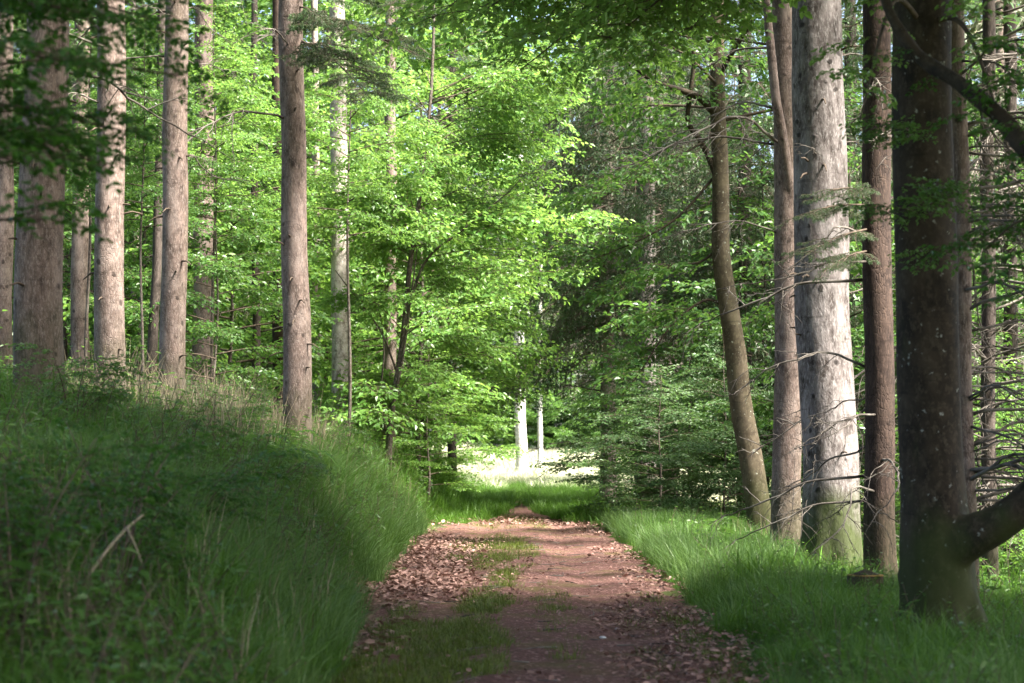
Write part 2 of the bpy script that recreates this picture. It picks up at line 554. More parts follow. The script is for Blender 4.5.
def needle_bough(seed, length=2.4, twigs=30, droop=.5, needles=13, nl=.09, nw=.013, hang=.5):
    """drooping spruce bough: 0 needles, 1 wood, 2 grey twig"""
    r = np.random.default_rng(seed)
    mb = MB()
    main = curve([[0, 0, 0], [length * .4, 0, -.10 * length * droop * 2], [length * .8, r.normal(0, .1), -.42 * length * droop * 2], [length, r.normal(0, .15), -.40 * length * droop * 2]], 14)
    tube(mb, main, np.linspace(.018, .004, 14), 4, 1)
    tri = []
    tt = []
    grey = []
    for i in range(twigs):
        f = .15 + .85 * (i + r.random()) / twigs
        b = main[min(13, int(f * 13))]
        side = 1 if i % 2 else -1
        sl = length * .22 * (1.1 - f * .6) * r.uniform(.6, 1.3)
        ang = side * R(r.uniform(30, 75))
        e = b + np.array([math.cos(ang) * sl, math.sin(ang) * sl, -.1 * sl])
        h = hang * r.uniform(.5, 1.4) * (1 - .4 * f)
        tw = curve([b, e, e + np.array([.04, .03 * side, -h * .5]), e + np.array([.05, .02 * side, -h])], 9)
        isg = r.random() < .3
        for q in range(needles):
            p0 = tw[min(8, 1 + int(q / needles * 7.99))] + r.normal(0, .01, 3)
            for s in (-1, 1):
                dv = unit(r.normal(0, 1, 3) * .7 + np.array([.2, s * .8, -.7]))
                nv = unit(np.cross(dv, r.normal(0, 1, 3)))
                l = nl * r.uniform(.7, 1.4)
                tri.append([p0 - nv * nw, p0 + nv * nw, p0 + dv * l])
                grey.append(isg)
        tube(mb, tw, np.linspace(.004, .002, 9), 3, 1, cap=False)
    tri = np.array(tri)
    grey = np.array(grey)
    for g_, mt in ((False, 0), (True, 2)):
        t_ = tri[grey == g_]
        if len(t_):
            mb.add(t_.reshape(-1, 3), [np.arange(len(t_) * 3).reshape(-1, 3)], mt, np.repeat(r.normal(0, .22, len(t_)), 3))
    return as_template(mb)


BOUGHS = [needle_bough(s) for s in range(3)]
BOUGHS_COARSE = [needle_bough(40 + s, 2.6, 9, .4, 5, .17, .035, .35) for s in range(2)]
BOUGHS_FLAT = [needle_bough(60 + s, 1.5, 30, .2, 14, .06, .006, .16) for s in range(2)]


def dead_branch_mesh(seed, length, droop=.25, n=9, rad=.017):
    r = np.random.default_rng(seed)
    mb = MB()
    main = curve([[0, 0, 0], [length * .35, r.normal(0, .05), r.uniform(-.02, .12) * length], [length * .7, r.normal(0, .12), -droop * length * .35],
                  [length, r.normal(0, .2), -droop * length]], 16)
    main += np.cumsum(r.normal(0, .014, main.shape), 0)
    tube(mb, main, np.linspace(rad, .004, 16), 6, 0)
    for i in range(n):
        f = r.uniform(.2, .97)
        b = main[int(f * 15)]
        l = length * r.uniform(.15, .42) * (1.15 - f)+.12
        d = unit(np.array([r.uniform(.3, 1), r.choice([-1, 1]) * r.uniform(.3, 1), r.normal(-.35, .35)]))
        tw = curve([b, b + d * l * .5 + r.normal(0, .03, 3), b + d * l + np.array([0, 0, -.2 * l]) + r.normal(0, .04, 3)], 8)
        tw[1:] += np.cumsum(r.normal(0, .010, (7, 3)), 0)
        tube(mb, tw, np.linspace(rad * .42, .002, 8), 4, 0, cap=False)
        for _ in range(2):
            b2 = tw[r.integers(2, 7)]
            d2 = unit(d + r.normal(0, .6, 3))
            tube(mb, curve([b2, b2 + d2 * l * .2, b2 + d2 * l * .4 + np.array([0, 0, -.08 * l])], 5), np.linspace(.004, .0015, 5), 3, 0, cap=False)
    return mb.mesh('dead_branch', [M['deadwood']])


DEAD = [dead_branch_mesh(s, 1.0 + .45 * s, .12 + .06 * s, 6 + 2 * s, .012 + .0025 * s) for s in range(5)]


# ------------------------------------------------------------------ crowns
def limb_sprays(mb, pts, sprays, n, size, start=.2, spread_deg=55, droop=-.12, wood=True, r0=.03, jit=.12, base=0.0, vert=.18):
    """leafy sprays along a limb curve"""
    pts = np.asarray(pts)
    T = unit(np.gradient(pts, axis=0))
    if wood:
        tube(mb, pts, np.linspace(r0, .006, len(pts)), 6, 1)
    for kk in range(len(sprays)):
        sel = np.arange(kk, n, len(sprays))
        f = start + (1 - start) * (sel + rng.random(len(sel))) / n
        idx = np.clip((f * (len(pts) - 1)), 0, len(pts) - 1)
        i0 = idx.astype(int)
        i1 = np.minimum(i0 + 1, len(pts) - 1)
        fr = (idx - i0)[:, None]
        p = pts[i0] * (1 - fr) + pts[i1] * fr + rng.normal(0, .02, (len(sel), 3))
        t = T[i0]
        az = np.arctan2(t[:, 1], t[:, 0]) + np.where(sel % 2, 1, -1) * np.radians(rng.uniform(10, spread_deg, len(sel)))
        el = rng.normal(droop, vert, len(sel))
        d = np.stack([np.cos(az) * np.cos(el), np.sin(az) * np.cos(el), np.sin(el)], -1)
        mats = frames(d, roll=rng.normal(0, .3, len(sel)))
        spread(mb, sprays[kk], mats, p, size * rng.uniform(.7, 1.25, len(sel)), jitter=jit, base=base)


def broad_crown(axis, radius, z0, z1, nl, per, sprays, size=1.0, lift=.25, shape='oval', azr=None, base=0.0, wood_r=.03):
    """crown of a broadleaf tree in the tree's own space; axis(z) gives the trunk's centre"""
    mb = MB()
    for i in range(nl):
        f = (i + rng.random() * .8) / nl
        z = z0 + (z1 - z0) * f
        prof = math.sin(math.pi * (.18 + .8 * f)) if shape == 'oval' else (1 - .75 * f)
        az = i * 2.4 + rng.normal(0, .4) if azr is None else rng.uniform(*azr)
        Lg = max(.5, radius * prof * rng.uniform(.65, 1.15))
        p0 = axis(z)
        up_ = lift * (.5 + f) * Lg
        d = np.array([math.cos(az), math.sin(az), 0])
        pts = curve([p0, p0 + d * Lg * .4 + [0, 0, up_ * .7], p0 + d * Lg * .75 + np.array([rng.normal(0, .15), rng.normal(0, .15), up_ * .9]),
                     p0 + d * Lg + np.array([rng.normal(0, .25), rng.normal(0, .25), up_ * .6])], 12)
        limb_sprays(mb, pts, sprays, max(3, int(per * Lg / radius) + 1), size, .25, r0=wood_r * (1.1 - .7 * f), base=base)
    # leader
    pt = axis(z1)
    limb_sprays(mb, curve([pt, pt + [0.05, 0, .5], pt + [.1, .05, 1.0]], 6), sprays, 6, size, 0, 180, .3, r0=.015, base=base)
    return mb


def conifer_crown(axis, radius, z0, z1, whorl, per, boughs, sc_=1.0, base=0.0):
    mb = MB()
    zs = np.arange(z0, z1, whorl)
    for z in zs:
        f = (z - z0) / (z1 - z0)
        Lg = radius * (1 - .85 * f) * rng.uniform(.8, 1.15)
        az = rng.uniform(0, 2 * math.pi) + np.arange(per) * 2 * math.pi / per + rng.normal(0, .25, per)
        d = np.stack([np.cos(az), np.sin(az), np.full(per, .05)], -1)
        p0 = np.array([axis(z + rng.normal(0, whorl * .3)) for _ in range(per)])
        kk = rng.integers(0, len(boughs), per)
        for b in range(len(boughs)):
            s = kk == b
            if s.any():
                spread(mb, boughs[b], frames(d[s], roll=rng.normal(0, .15, s.sum())), p0[s], Lg / 2.4 * sc_ * rng.uniform(.75, 1.2, s.sum()), jitter=.15, base=base)
    return mb


# ------------------------------------------------------------------ trees
def trunk_part(root, axis_pts, radii, mat, seg=20, flare=.45, name='trunk', lob=5, rough=.025):
    """axis_pts relative to root, z from below ground up"""
    ph = rng.uniform(0, 6.28, 4)
    zz = np.asarray(axis_pts)[:, 2]

    def lobes(i, th):
        z = zz[i]
        fl = flare * np.exp(-np.maximum(z, 0) / .28)
        return 1 + fl * (.55 + .45 * np.cos(lob * th + ph[0]) + .25 * np.cos((lob - 2) * th + ph[1])) + rough * np.sin(2 * th + ph[2] + z * 1.1) + rough * .8 * np.sin(3 * th + ph[3] - z * 2.3) + rough * .6 * np.sin(7 * th + z * 5)
    mb = MB()
    tube(mb, axis_pts, radii, seg, 0, lobes=lobes)
    return link(name, mb.mesh(name, [mat]), root)


def make_axis(screen, d, base_px, top=22, n=60, r0=.2, taper=.55):
    """trunk axis through places seen in the photograph at depth d (metres), going on upward to `top`; returns base, points, radii"""
    bx = at(base_px, HORIZ, d)[0]
    base = np.array([bx, d, float(ground(bx, d))])
    pts = [np.array([0, 0, -.4]), np.array([0, 0, 0.])]
    for (px, py) in screen:
        p = at(px, py, d) - base
        if p[2] > .3:
            pts.append(np.array([p[0], 0, p[2]]))
    pts = [p for p in sorted(pts, key=lambda p: p[2])]
    last, prev = pts[-1], pts[-2]
    if last[2] < top:
        s = (last - prev) / max(.3, last[2] - prev[2])
        s = np.clip(s, -.04, .04)
        for h in np.linspace(last[2], top, 4)[1:]:
            pts.append(last + s * (h - last[2]) + np.array([0, 0, 0]) + np.array([0, 0, (h - last[2]) - s[2] * (h - last[2])]))
    ctrl = np.array(pts)
    cz = curve(ctrl, 400)
    z = np.concatenate([np.linspace(-.4, 1.0, max(8, n // 5)), np.linspace(1.0, top, n)[1:]])
    o = np.argsort(cz[:, 2])
    P = np.stack([np.interp(z, cz[o, 2], cz[o, 0]), np.interp(z, cz[o, 2], cz[o, 1]), z], -1)
    P[:, 0] += .012 * np.sin(z * 1.9 + d)
    P[:, 1] += .012 * np.sin(z * 1.5 + d * 2)
    rad = r0 * (1 - (1 - taper) * np.clip(z / top, 0, 1) ** .9)
    rad = np.where(z > top - 1, rad * np.clip(top - z, .1, 1), rad)

    def axis(h):
        return np.array([np.interp(h, z, P[:, 0]), np.interp(h, z, P[:, 1]), h])
    return base, P, rad, axis


def dead_branches(root, axis, rad, z0, z1, n, azr=(0, 6.283), sizes=(0, 5), tilt=(-.25, .15), scale=1.0):
    for _ in range(n):
        z = rng.uniform(z0, z1)
        az = rng.uniform(*azr)
        o = link('dead_branch', DEAD[rng.integers(*sizes)], root)
        p = axis(z)
        o.location = (p[0] + math.cos(az) * rad * .7, p[1] + math.sin(az) * rad * .7, z)
        o.rotation_mode = 'XYZ'
        o.rotation_euler = (rng.uniform(-.6, .6), rng.uniform(*tilt), az)
        s = scale * rng.uniform(.7, 1.2)
        o.scale = (s, s, s)


def straight(h):
    return np.array([0, 0, h])


STUB = []
for s_i in range(3):
    mb = MB()
    l_ = .10 + .07 * s_i
    tube(mb, [[-.05, 0, 0], [l_ * .5, .005, .01], [l_, .01, -.02 * s_i]], [.017, .012, .007], 6, 0)
    STUB.append(mb.mesh('branch_stub', [M['twig']]))


def stubs(root, axis, r_, z0, z1, n):
    for _ in range(n):
        z = rng.uniform(z0, z1)
        az = rng.uniform(2.6, 6.8)
        o = link('branch_stub', STUB[rng.integers(0, 3)], root)
        p = axis(z)
        o.location = (p[0] + math.cos(az) * r_, p[1] + math.sin(az) * r_, z)
        o.rotation_euler = (0, rng.uniform(-.4, .4), az)


# shared high crowns (their boughs start above the picture)
HIGH = []
for s in range(3):
    HIGH.append(conifer_crown(straight, 2.5 + .3 * s, 0, 11, .85, 7, BOUGHS_COARSE, 1.0).mesh('crown', [M['needle'], M['twig'], M['needle_grey']]))


def high_crown(root, axis, z, k, s=1.0):
    c = link('crown', HIGH[k % 3], root)
    p = axis(z)
    c.location = (p[0], p[1], z)
    c.rotation_euler = (0, 0, k * 1.3)
    c.scale = (s, s, s)
    return c


GL = 'tall spruces on the grassy bank'
spec = [  # label, screen axis, base px, depth, diameter, bark, top, dead, seg, kind name
    ('thickest spruce on the bank, its grey-pink trunk half veiled by hanging dark leaves', [(48, 0), (45, 100), (42, 200), (38, 320)], 37, 20, .47, 'spruce_bark', 21, 3),
    ('brown spruce trunk standing just beside the thickest spruce on the bank', [(111, 0), (111, 150), (109, 300)], 108, 25, .385, 'spruce_bark', 22, 5),
    ('slim spruce trunk with a dark bark scar at mid height, on the bank crest', [(176, 0), (175.5, 180), (173, 320)], 172, 28, .375, 'spruce_bark', 22, 6),
    ('brown spruce with the dark needle bough near its top, closest bank spruce to the path', [(291, 0), (293, 150), (296, 300)], 298, 30, .42, 'spruce_bark', 23, 4),
    ('pale sunlit trunk showing between the two foremost bank spruces', [(82, 0), (81, 150), (80, 300)], 80, 38, .36, 'spruce_bark', 24, 4),
    ('mottled grey spruce trunk farther back beside the scarred slim spruce', [(204, 0), (204, 200), (203, 330)], 203, 40, .44, 'spruce_bark', 24, 9),
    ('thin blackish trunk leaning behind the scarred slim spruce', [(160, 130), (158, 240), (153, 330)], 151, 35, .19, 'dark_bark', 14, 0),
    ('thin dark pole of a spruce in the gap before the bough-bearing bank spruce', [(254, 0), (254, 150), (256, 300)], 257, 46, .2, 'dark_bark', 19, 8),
    ('knotted trunk coloured white-grey as if sunlit just past the bough-bearing bank spruce', [(338, 60), (340, 200), (341, 330)], 342, 42, .42, 'sunlit_bark', 22, 4),
    ('small pale trunk glimpsed tight behind the bough-bearing bank spruce', [(316, 200), (317, 330)], 318, 52, .24, 'pale_bark', 20, 2),
    ('narrow brown trunk seen in leaves behind the bough-bearing bank spruce', [(277, 100), (278, 260)], 279, 50, .3, 'red_bark', 21, 4),
    ('grey trunk at the very edge of the view past the thickest bank spruce', [(4, 0), (4, 150), (3, 300)], 2, 33, .34, 'spruce_bark', 22, 3),
    ('slender pale stem far back between the second bank spruce and the scarred one', [(134, 100), (135, 250)], 135, 48, .2, 'pale_bark', 20, 2),
    ('straight brown trunk right behind the forked dark sapling', [(390, 60), (391, 200), (390, 330)], 389, 46, .29, 'spruce_bark', 22, 5),
]
GLX = 0
for i, (lab, scr, bpx, d, dia, bark, top, nd_) in enumerate(spec):
    base, P, rad, axis = make_axis(scr, d, bpx, top, 50, dia / 2 * 1.04, .5)
    root = thing('spruce_tree', lab, 'tree', base, GL)
    trunk_part(root, P, rad, M[bark], 22 if d < 32 else 12, .65)
    zt = at(0, 0, d)[2] - base[2]
    dead_branches(root, axis, dia / 2, 2.2 if d > 34 else 3.2, zt + 1.5, nd_, sizes=(0, 4) if d < 32 else (1, 5), azr=(0, 6.28))
    if d <= 30:
        stubs(root, axis, dia / 2 * .9, .9, zt, 14)
    high_crown(root, axis, max(zt + 2.0, 9.5), i, .95 if i not in (6,) else .5)
    if i == 3:   # the dark needle bough reaching over the view
        for (px0, py0, px1, py1, dd) in ((302, 15, 400, 50, -2.5), (300, 40, 372, 100, -2.0), (300, -14, 420, 10, -2.6)):
            mb = MB()
            a = at(px0, py0, d) - base
            b = at(px1, py1, d + dd) - base
            pts = curve([a, (a + b) / 2 + [0, 0, .12], b], 12)
            tube(mb, pts, np.linspace(.022, .006, 12), 6, 1)
            T = unit(b - a)
            for q in range(44):
                f = rng.uniform(.08, 1)
                p = pts[int(f * 11)]
                az = math.atan2(T[1], T[0]) + rng.choice([-1, 1]) * rng.uniform(.3, 1.1)
                dv = np.array([[math.cos(az), math.sin(az), rng.normal(-.1, .1)]])
                spread(mb, BOUGHS_FLAT[q % 2], frames(dv), p[None], .55 * (1.2 - .5 * f))
            link('bough', mb.mesh('bough', [M['needle'], M['twig'], M['needle_grey']]), root)

# ---- conifers beside the path on the other side
GR = 'conifers standing along the level verge'
# slim spruce beside the fir
base, P, rad, axis = make_axis([(785, 0), (786, 120), (788, 300), (787, 450)], 28, 787, 22, 60, .205, .62)
root = thing('spruce_tree', 'slim brown spruce between the curved beech and the big grey fir, mossy at its foot', 'tree', base, GR)
trunk_part(root, P, rad, M['spruce_bark'], 24, .75)
dead_branches(root, axis, .2, 3.2, 7.5, 7, sizes=(1, 5), azr=(1.6, 4.5))
mb = MB()
st = np.array([at(px, py, dd_) - base for px, py, dd_ in ((789, 235, 28.0), (790, 195, 27.9), (783, 140, 27.75), (776, 100, 27.6), (771, 50, 27.6), (766, 0, 27.6), (762, -80, 27.5))])
tube(mb, curve(st, 20), np.linspace(.085, .05, 20), 10, 0)
link('limb', mb.mesh('limb', [M['spruce_bark']]), root)
high_crown(root, axis, 9.5, 1)
# big fir
base, P, rad, axis = make_axis([(817, 0), (820, 200), (827, 400), (831, 520)], 23.5, 832, 26, 80, .345, .55)
root = thing('fir_tree', 'massive pale grey fir trunk with knots and a mossy foot on the verge', 'tree', base, GR)
trunk_part(root, P, rad, M['fir_bark'], 36, .45, lob=6)
dead_branches(root, axis, .3, 3, 6.5, 4, sizes=(0, 2))
stubs(root, axis, .3, .8, 6.5, 16)
high_crown(root, axis, 11, 2, .8)
# dark reddish spruce behind
base, P, rad, axis = make_axis([(876, 0), (877, 200), (879, 400)], 22, 880, 22, 60, .175, .6)
root = thing('spruce_tree', 'dark reddish spruce trunk in shade between the big fir and the foremost beech', 'tree', base, GR)
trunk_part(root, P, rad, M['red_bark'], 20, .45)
dead_branches(root, axis, .15, .9, 2.6, 10, azr=(2.2, 4.8), sizes=(0, 3), tilt=(-.2, .5))
dead_branches(root, axis, .15, 3, 6, 5, azr=(2.4, 4.8), sizes=(0, 4))
for (px0, py0, px1, py1, dd) in ((872, 205, 800, 215, -1.0), (872, 228, 805, 255, -1.2), (872, 250, 822, 272, -.9), (870, 195, 830, 190, -1.3)):
    mb = MB()
    a = at(px0, py0, 22) - base
    b = at(px1, py1, 22 + dd) - base
    pts = curve([a, (a + b) / 2 + [0, 0, .05], b], 10)
    tube(mb, pts, np.linspace(.014, .004, 10), 5, 1)
    T = unit(b - a)
    for q in range(14):
        f = rng.uniform(.2, 1)
        az = math.atan2(T[1], T[0]) + rng.choice([-1, 1]) * rng.uniform(.2, 1.0)
        dv = np.array([[math.cos(az), math.sin(az), rng.normal(-.15, .12)]])
        spread(mb, BOUGHS_FLAT[q % 2], frames(dv), pts[int(f * 9)][None], .26)
    link('bough', mb.mesh('bough', [M['needle'], M['twig'], M['needle_grey']]), root)
high_crown(root, axis, 9, 0)
# rough spruce with the thicket of dead branches
base, P, rad, axis = make_axis([(956, 0), (960, 200), (964, 400)], 19, 967, 20, 60, .095, .7)
root = thing('spruce_tree', 'thin rough spruce with a thicket of dead branches, right behind the foremost beech', 'tree', base, GR)
trunk_part(root, P, rad, M['spruce_bark'], 16, .4)
dead_branches(root, axis, .09, 1.0, 5.6, 60, azr=(-1.2, 1.2), sizes=(1, 5), tilt=(-.2, .35), scale=.8)
high_crown(root, axis, 8.5, 2, .8)

for (px, d, dia, lab, ndb) in ((1052, 24, .3, 'spruce just out of view whose dead twigs fill the gap beyond the foremost beech', 40),
                               (1010, 31, .24, 'thin spruce with bare lower boughs deep in the gap beyond the foremost beech', 40),
                               (988, 25.5, .2, 'thin spruce bristling with dead twigs just past the thick low limb', 46)):
    base, P, rad, axis = make_axis([(px, 0), (px, 300)], d, px, 20, 40, dia / 2, .6)
    root = thing('spruce_tree', lab, 'tree', base, GR)
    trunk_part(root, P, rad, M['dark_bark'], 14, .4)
    dead_branches(root, axis, dia / 2, .8, 7.5, ndb, sizes=(1, 5), tilt=(-.2, .3))
    high_crown(root, axis, 9, 1)

# ---- grey spruces behind the verge, living boughs down to head height
SPR = []
for s in range(2):
    SPR.append(conifer_crown(straight, 2.9, 0, 13.0, .55, 8, BOUGHS, 1.0).mesh('crown', [M['needle'], M['twig'], M['needle_grey']]))
GS = 'grey spruces with drooping boughs behind the verge'
for i, (px, d, dia, bark, z0, s, lab) in enumerate((
        (646, 52, .6, 'fir_bark', 3.2, 1.15, 'thickest pale grey spruce in the group with drooping boughs behind the verge'),
        (609, 57, .42, 'pale_bark', 2.2, 1.1, 'grey spruce with a slimmer trunk, next to the thickest of the drooping-bough group'),
        (671, 60, .42, 'spruce_bark', 3.0, 1.1, 'drooping spruce half hidden between the thickest grey spruce and the curved beech'),
        (606, 66, .4, 'spruce_bark', 2.6, 1.1, 'drooping spruce nearest the bright end of the path'),
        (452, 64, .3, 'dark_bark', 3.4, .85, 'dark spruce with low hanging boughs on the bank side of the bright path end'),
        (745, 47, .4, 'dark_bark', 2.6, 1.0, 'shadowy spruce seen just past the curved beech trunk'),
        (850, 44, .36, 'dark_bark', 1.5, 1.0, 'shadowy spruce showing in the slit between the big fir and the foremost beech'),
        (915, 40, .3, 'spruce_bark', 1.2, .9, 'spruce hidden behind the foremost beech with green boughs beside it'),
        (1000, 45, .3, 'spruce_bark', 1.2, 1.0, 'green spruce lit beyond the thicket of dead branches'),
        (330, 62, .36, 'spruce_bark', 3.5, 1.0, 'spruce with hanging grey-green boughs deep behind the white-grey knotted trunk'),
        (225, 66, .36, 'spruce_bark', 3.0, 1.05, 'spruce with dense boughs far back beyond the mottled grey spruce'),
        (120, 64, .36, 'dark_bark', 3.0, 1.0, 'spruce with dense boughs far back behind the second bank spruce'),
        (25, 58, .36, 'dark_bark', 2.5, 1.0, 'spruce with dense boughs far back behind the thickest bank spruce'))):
    base, P, rad, axis = make_axis([(px, 0), (px, 300)], d, px, 20, 40, dia / 2, .55)
    root = thing('spruce_tree', lab, 'tree', base, GS)
    trunk_part(root, P, rad, M[bark], 14, .35)
    c = link('crown', SPR[i % 2], root)
    c.location = (0, 0, z0 + (5.0 if i == 0 else 3.0 if i < 6 else 1.0))
    c.rotation_euler = (0, 0, i * 2.1)
    c.scale = (s, s, s * 1.15)
    dead_branches(root, axis, dia / 2, 1.2, 9 if i < 4 else 6.5, 26 if i < 3 else 8, sizes=(2, 5), tilt=(-.35, .3), scale=1.25)

# ---- curved beech
base, P, rad, axis = make_axis([(714, -90), (717, 0), (718, 60), (718, 130), (721, 200), (721.5, 250), (727, 300), (735, 352), (740, 396), (750, 451), (757, 500)], 33, 761, 15, 90, .205, .5)
root = thing('beech_tree', 'curved smooth beech bowing up out of the verge grass, forking high up', 'tree', base)
trunk_part(root, P, rad * np.interp(P[:, 2], [0, 1, 5, 7, 15], [1.05, 1.0, .93, .85, .6]), M['light_beech'], 26, .3)
for ctrl, r0, r1, lf in (
        ([(714, 112), (700, 98), (680, 90), (655, 82), (632, 66), (610, 55)], .075, .02, 5),
        ([(720, 190), (712, 165), (700, 140), (688, 122), (690, 95), (694, 60), (690, 20)], .055, .03, 3),
        ([(742, 395), (722, 350), (690, 385), (650, 350)], .03, .006, 0),
        ([(730, 310), (706, 300), (672, 325), (640, 372), (622, 395)], .03, .006, 6),
        ([(726, 240), (700, 262), (660, 268), (610, 300)], .028, .005, 7),
        ([(720, 170), (680, 215), (640, 240), (585, 262)], .028, .005, 8),
        ([(716, 80), (740, 40), (760, 10), (790, -30)], .05, .02, 6),
        ([(718, 130), (690, 150), (640, 175), (600, 200)], .025, .005, 8)):
    dz = rng.uniform(-2.2, 0.5)
    pts3 = [at(px, py, 33 + dz * k_ / len(ctrl)) - base for k_, (px, py) in enumerate(ctrl)]
    if lf == 0:
        continue
    c_ = curve(pts3, 22)
    mb = MB()
    tube(mb, c_, np.linspace(r0, r1, 22), 8, 0)
    lo = link('limb', mb.mesh('limb', [M['beech_bark']]), root)
    mb = MB()
    limb_sprays(mb, c_, SPRAYS, lf * 2, .8, .35, 70, -.15, wood=False)
    link('foliage', mb.mesh('foliage', [M['leaf_mid'], M['twig']]), lo)
mb = broad_crown(axis, 4.2, 6.9, 14.5, 22, 13, SPRAYS, 1.0, .2)
link('crown', mb.mesh('crown', [M['leaf_mid'], M['twig']]), root)

# ---- foremost beech with the thick low limb
D = 15.5
base, P, rad, axis = make_axis([(923, -100), (923, 0), (923, 180), (927, 350), (932, 450), (938, 540)], D, 940, 17, 110, .278, .62)
root = thing('beech_tree', 'dark smooth beech with a thick low limb, foremost trunk beside the path', 'tree', base)
rad = rad * np.interp(P[:, 2], [0, .25, .5, .95, 1.2, 1.7, 5], [1.2, 1.14, 1.1, 1.06, .98, .94, .92])
mb = MB()
tube(mb, P, rad, 56, 0, lobes=lambda i_, th: 1 + .025 * np.sin(2 * th + 1 + P[i_, 2]) + .03 * np.sin(3 * th - P[i_, 2] * 1.5) + .018 * np.sin(5 * th + P[i_, 2] * 3) + .25 * np.exp(-np.maximum(P[i_, 2], 0) / .2))
cl = curve([at(px, py, D + dz) - base for px, py, dz in ((925, 590, .1), (938, 562, -.02), (954, 546, -.14), (974, 536, -.24), (1000, 523, -.32), (1026, 502, -.4), (1070, 455, -.5), (1130, 380, -.6), (1180, 290, -.7))], 60)
tube(mb, cl, np.interp(np.linspace(0, 1, 60), [0, .08, .16, .24, .34, .6, 1], [.24, .25, .225, .195, .165, .14, .08]), 24, 0, lobes=lambda i_, th: 1 + .05 * np.sin(3 * th + i_ * .2) + .04 * np.sin(2 * th - i_ * .3))
for az, ln, rr in ((-2.2, .62, .13), (-1.45, .5, .12), (-.75, .66, .14), (.1, .6, .12), (1.5, .6, .12), (2.7, .6, .13), (-2.75, .5, .1)):
    dx, dy = math.cos(az), math.sin(az)
    tube(mb, curve([[dx * .12, dy * .12, .75], [dx * .29, dy * .29, .32], [dx * .42, dy * .42, .08], [dx * ln, dy * ln, -.12]], 14), np.linspace(rr * .7, rr * .55, 14), 14, 0)
# grow trunk, limb and roots into one skin with a soft collar, then part the limb from the trunk along it
tmp = link('trunk', mb.mesh('trunk', [M['beech_bark']]))
md = tmp.modifiers.new('remesh', 'REMESH')
md.mode = 'VOXEL'
md.voxel_size = .024
md.use_smooth_shade = True
md = tmp.modifiers.new('smooth', 'SMOOTH')
md.factor = .5
md.iterations = 9
dg = bpy.context.evaluated_depsgraph_get()
skin = bpy.data.meshes.new_from_object(tmp.evaluated_get(dg))
bpy.data.objects.remove(tmp)
nv, nf = len(skin.vertices), len(skin.polygons)
co_ = np.empty(nv * 3, np.float32)
skin.vertices.foreach_get('co', co_)
co_ = co_.reshape(-1, 3)
no_ = np.empty(nv * 3, np.float32)
skin.vertices.foreach_get('normal', no_)
no_ = no_.reshape(-1, 3)
qi = np.array([list(p.vertices) for p in skin.polygons if len(p.vertices) == 4], np.int32)
fc = co_[qi].mean(1)
ax = np.interp(fc[:, 2], P[:, 2], P[:, 0])
ay = np.interp(fc[:, 2], P[:, 2], P[:, 1])
rr_ = np.hypot(fc[:, 0] - ax, fc[:, 1] - ay)
dl_ = np.min(np.linalg.norm(fc[:, None] - cl[None, 18:], axis=2), axis=1)
is_l = (dl_ < .3) & (rr_ > .47) & (fc[:, 0] > 0)
for nm, sel in (('trunk', ~is_l), ('limb', is_l)):
    us = np.unique(qi[sel])
    rm = np.zeros(nv, np.int32)
    rm[us] = np.arange(len(us))
    mb = MB()
    mb.add(co_[us], [rm[qi[sel]]], 0, None, True)
    me = mb.mesh(nm, [M['beech_bark']])
    me.normals_split_custom_set_from_vertices([tuple(n_) for n_ in no_[us]])
    link(nm, me, root)
mb = MB()   # boughs high over the path
for (px, py, dd, n, s) in ((600, 10, 8, 18, .85), (500, -20, 8, 20, .9), (650, 60, 7, 14, .8), (430, 20, 7, 16, .85), (470, 20, 5, 20, .85), (560, -10, 4, 20, .85), (520, 70, 6, 14, .8), (610, 40, 3, 18, .8), (690, 30, 4, 18, .8), (440, -40, 3, 18, .9), (660, -40, 1, 18, .9), (560, -120, 1, 24, 1.0),
                           (760, -60, 2, 18, .9), (1010, 0, -1.5, 6, .6), (1015, 170, -1, 4, .5), (985, -60, -1, 8, .7), (860, 120, -1.6, 4, .45)):
    a = axis(max(5.0, at(px, py, D + dd)[2] + .3))
    b = at(px, py, D + dd) - base
    pts = curve([a, a * .5 + b * .5 + [0, 0, .5], b], 14)
    limb_sprays(mb, pts, SPRAYS_NEAR, int(n * 1.5), s * 1.1, .4, 75, -.1, r0=.03)
mbc = broad_crown(axis, 5.6, 7.0, 17, 34, 16, SPRAYS_FAR, .8, .2)
link('crown', mbc.mesh('crown', [M['leaf_mid'], M['twig']]), root)
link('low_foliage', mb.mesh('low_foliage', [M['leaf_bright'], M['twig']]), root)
mb = MB()   # twiggy shoots on the stem itself
for (px, py, n, az) in ((905, 140, 5, -2.2), (885, 215, 6, -2.4), (930, 215, 5, -1.4), (940, 260, 4, -1.0), (955, 195, 5, -.6), (870, 130, 4, -2.6)):
    b = at(px, py, D - .9) - base
    a = axis(b[2] + .1)
    limb_sprays(mb, curve([a, a * .4 + b * .6 + [0, 0, .06], b], 8), SPRAYS_NEAR, n, .42, .5, 70, -.1, r0=.008)
link('stem_shoots', mb.mesh('stem_shoots', [M['leaf_mid'], M['twig']]), root)

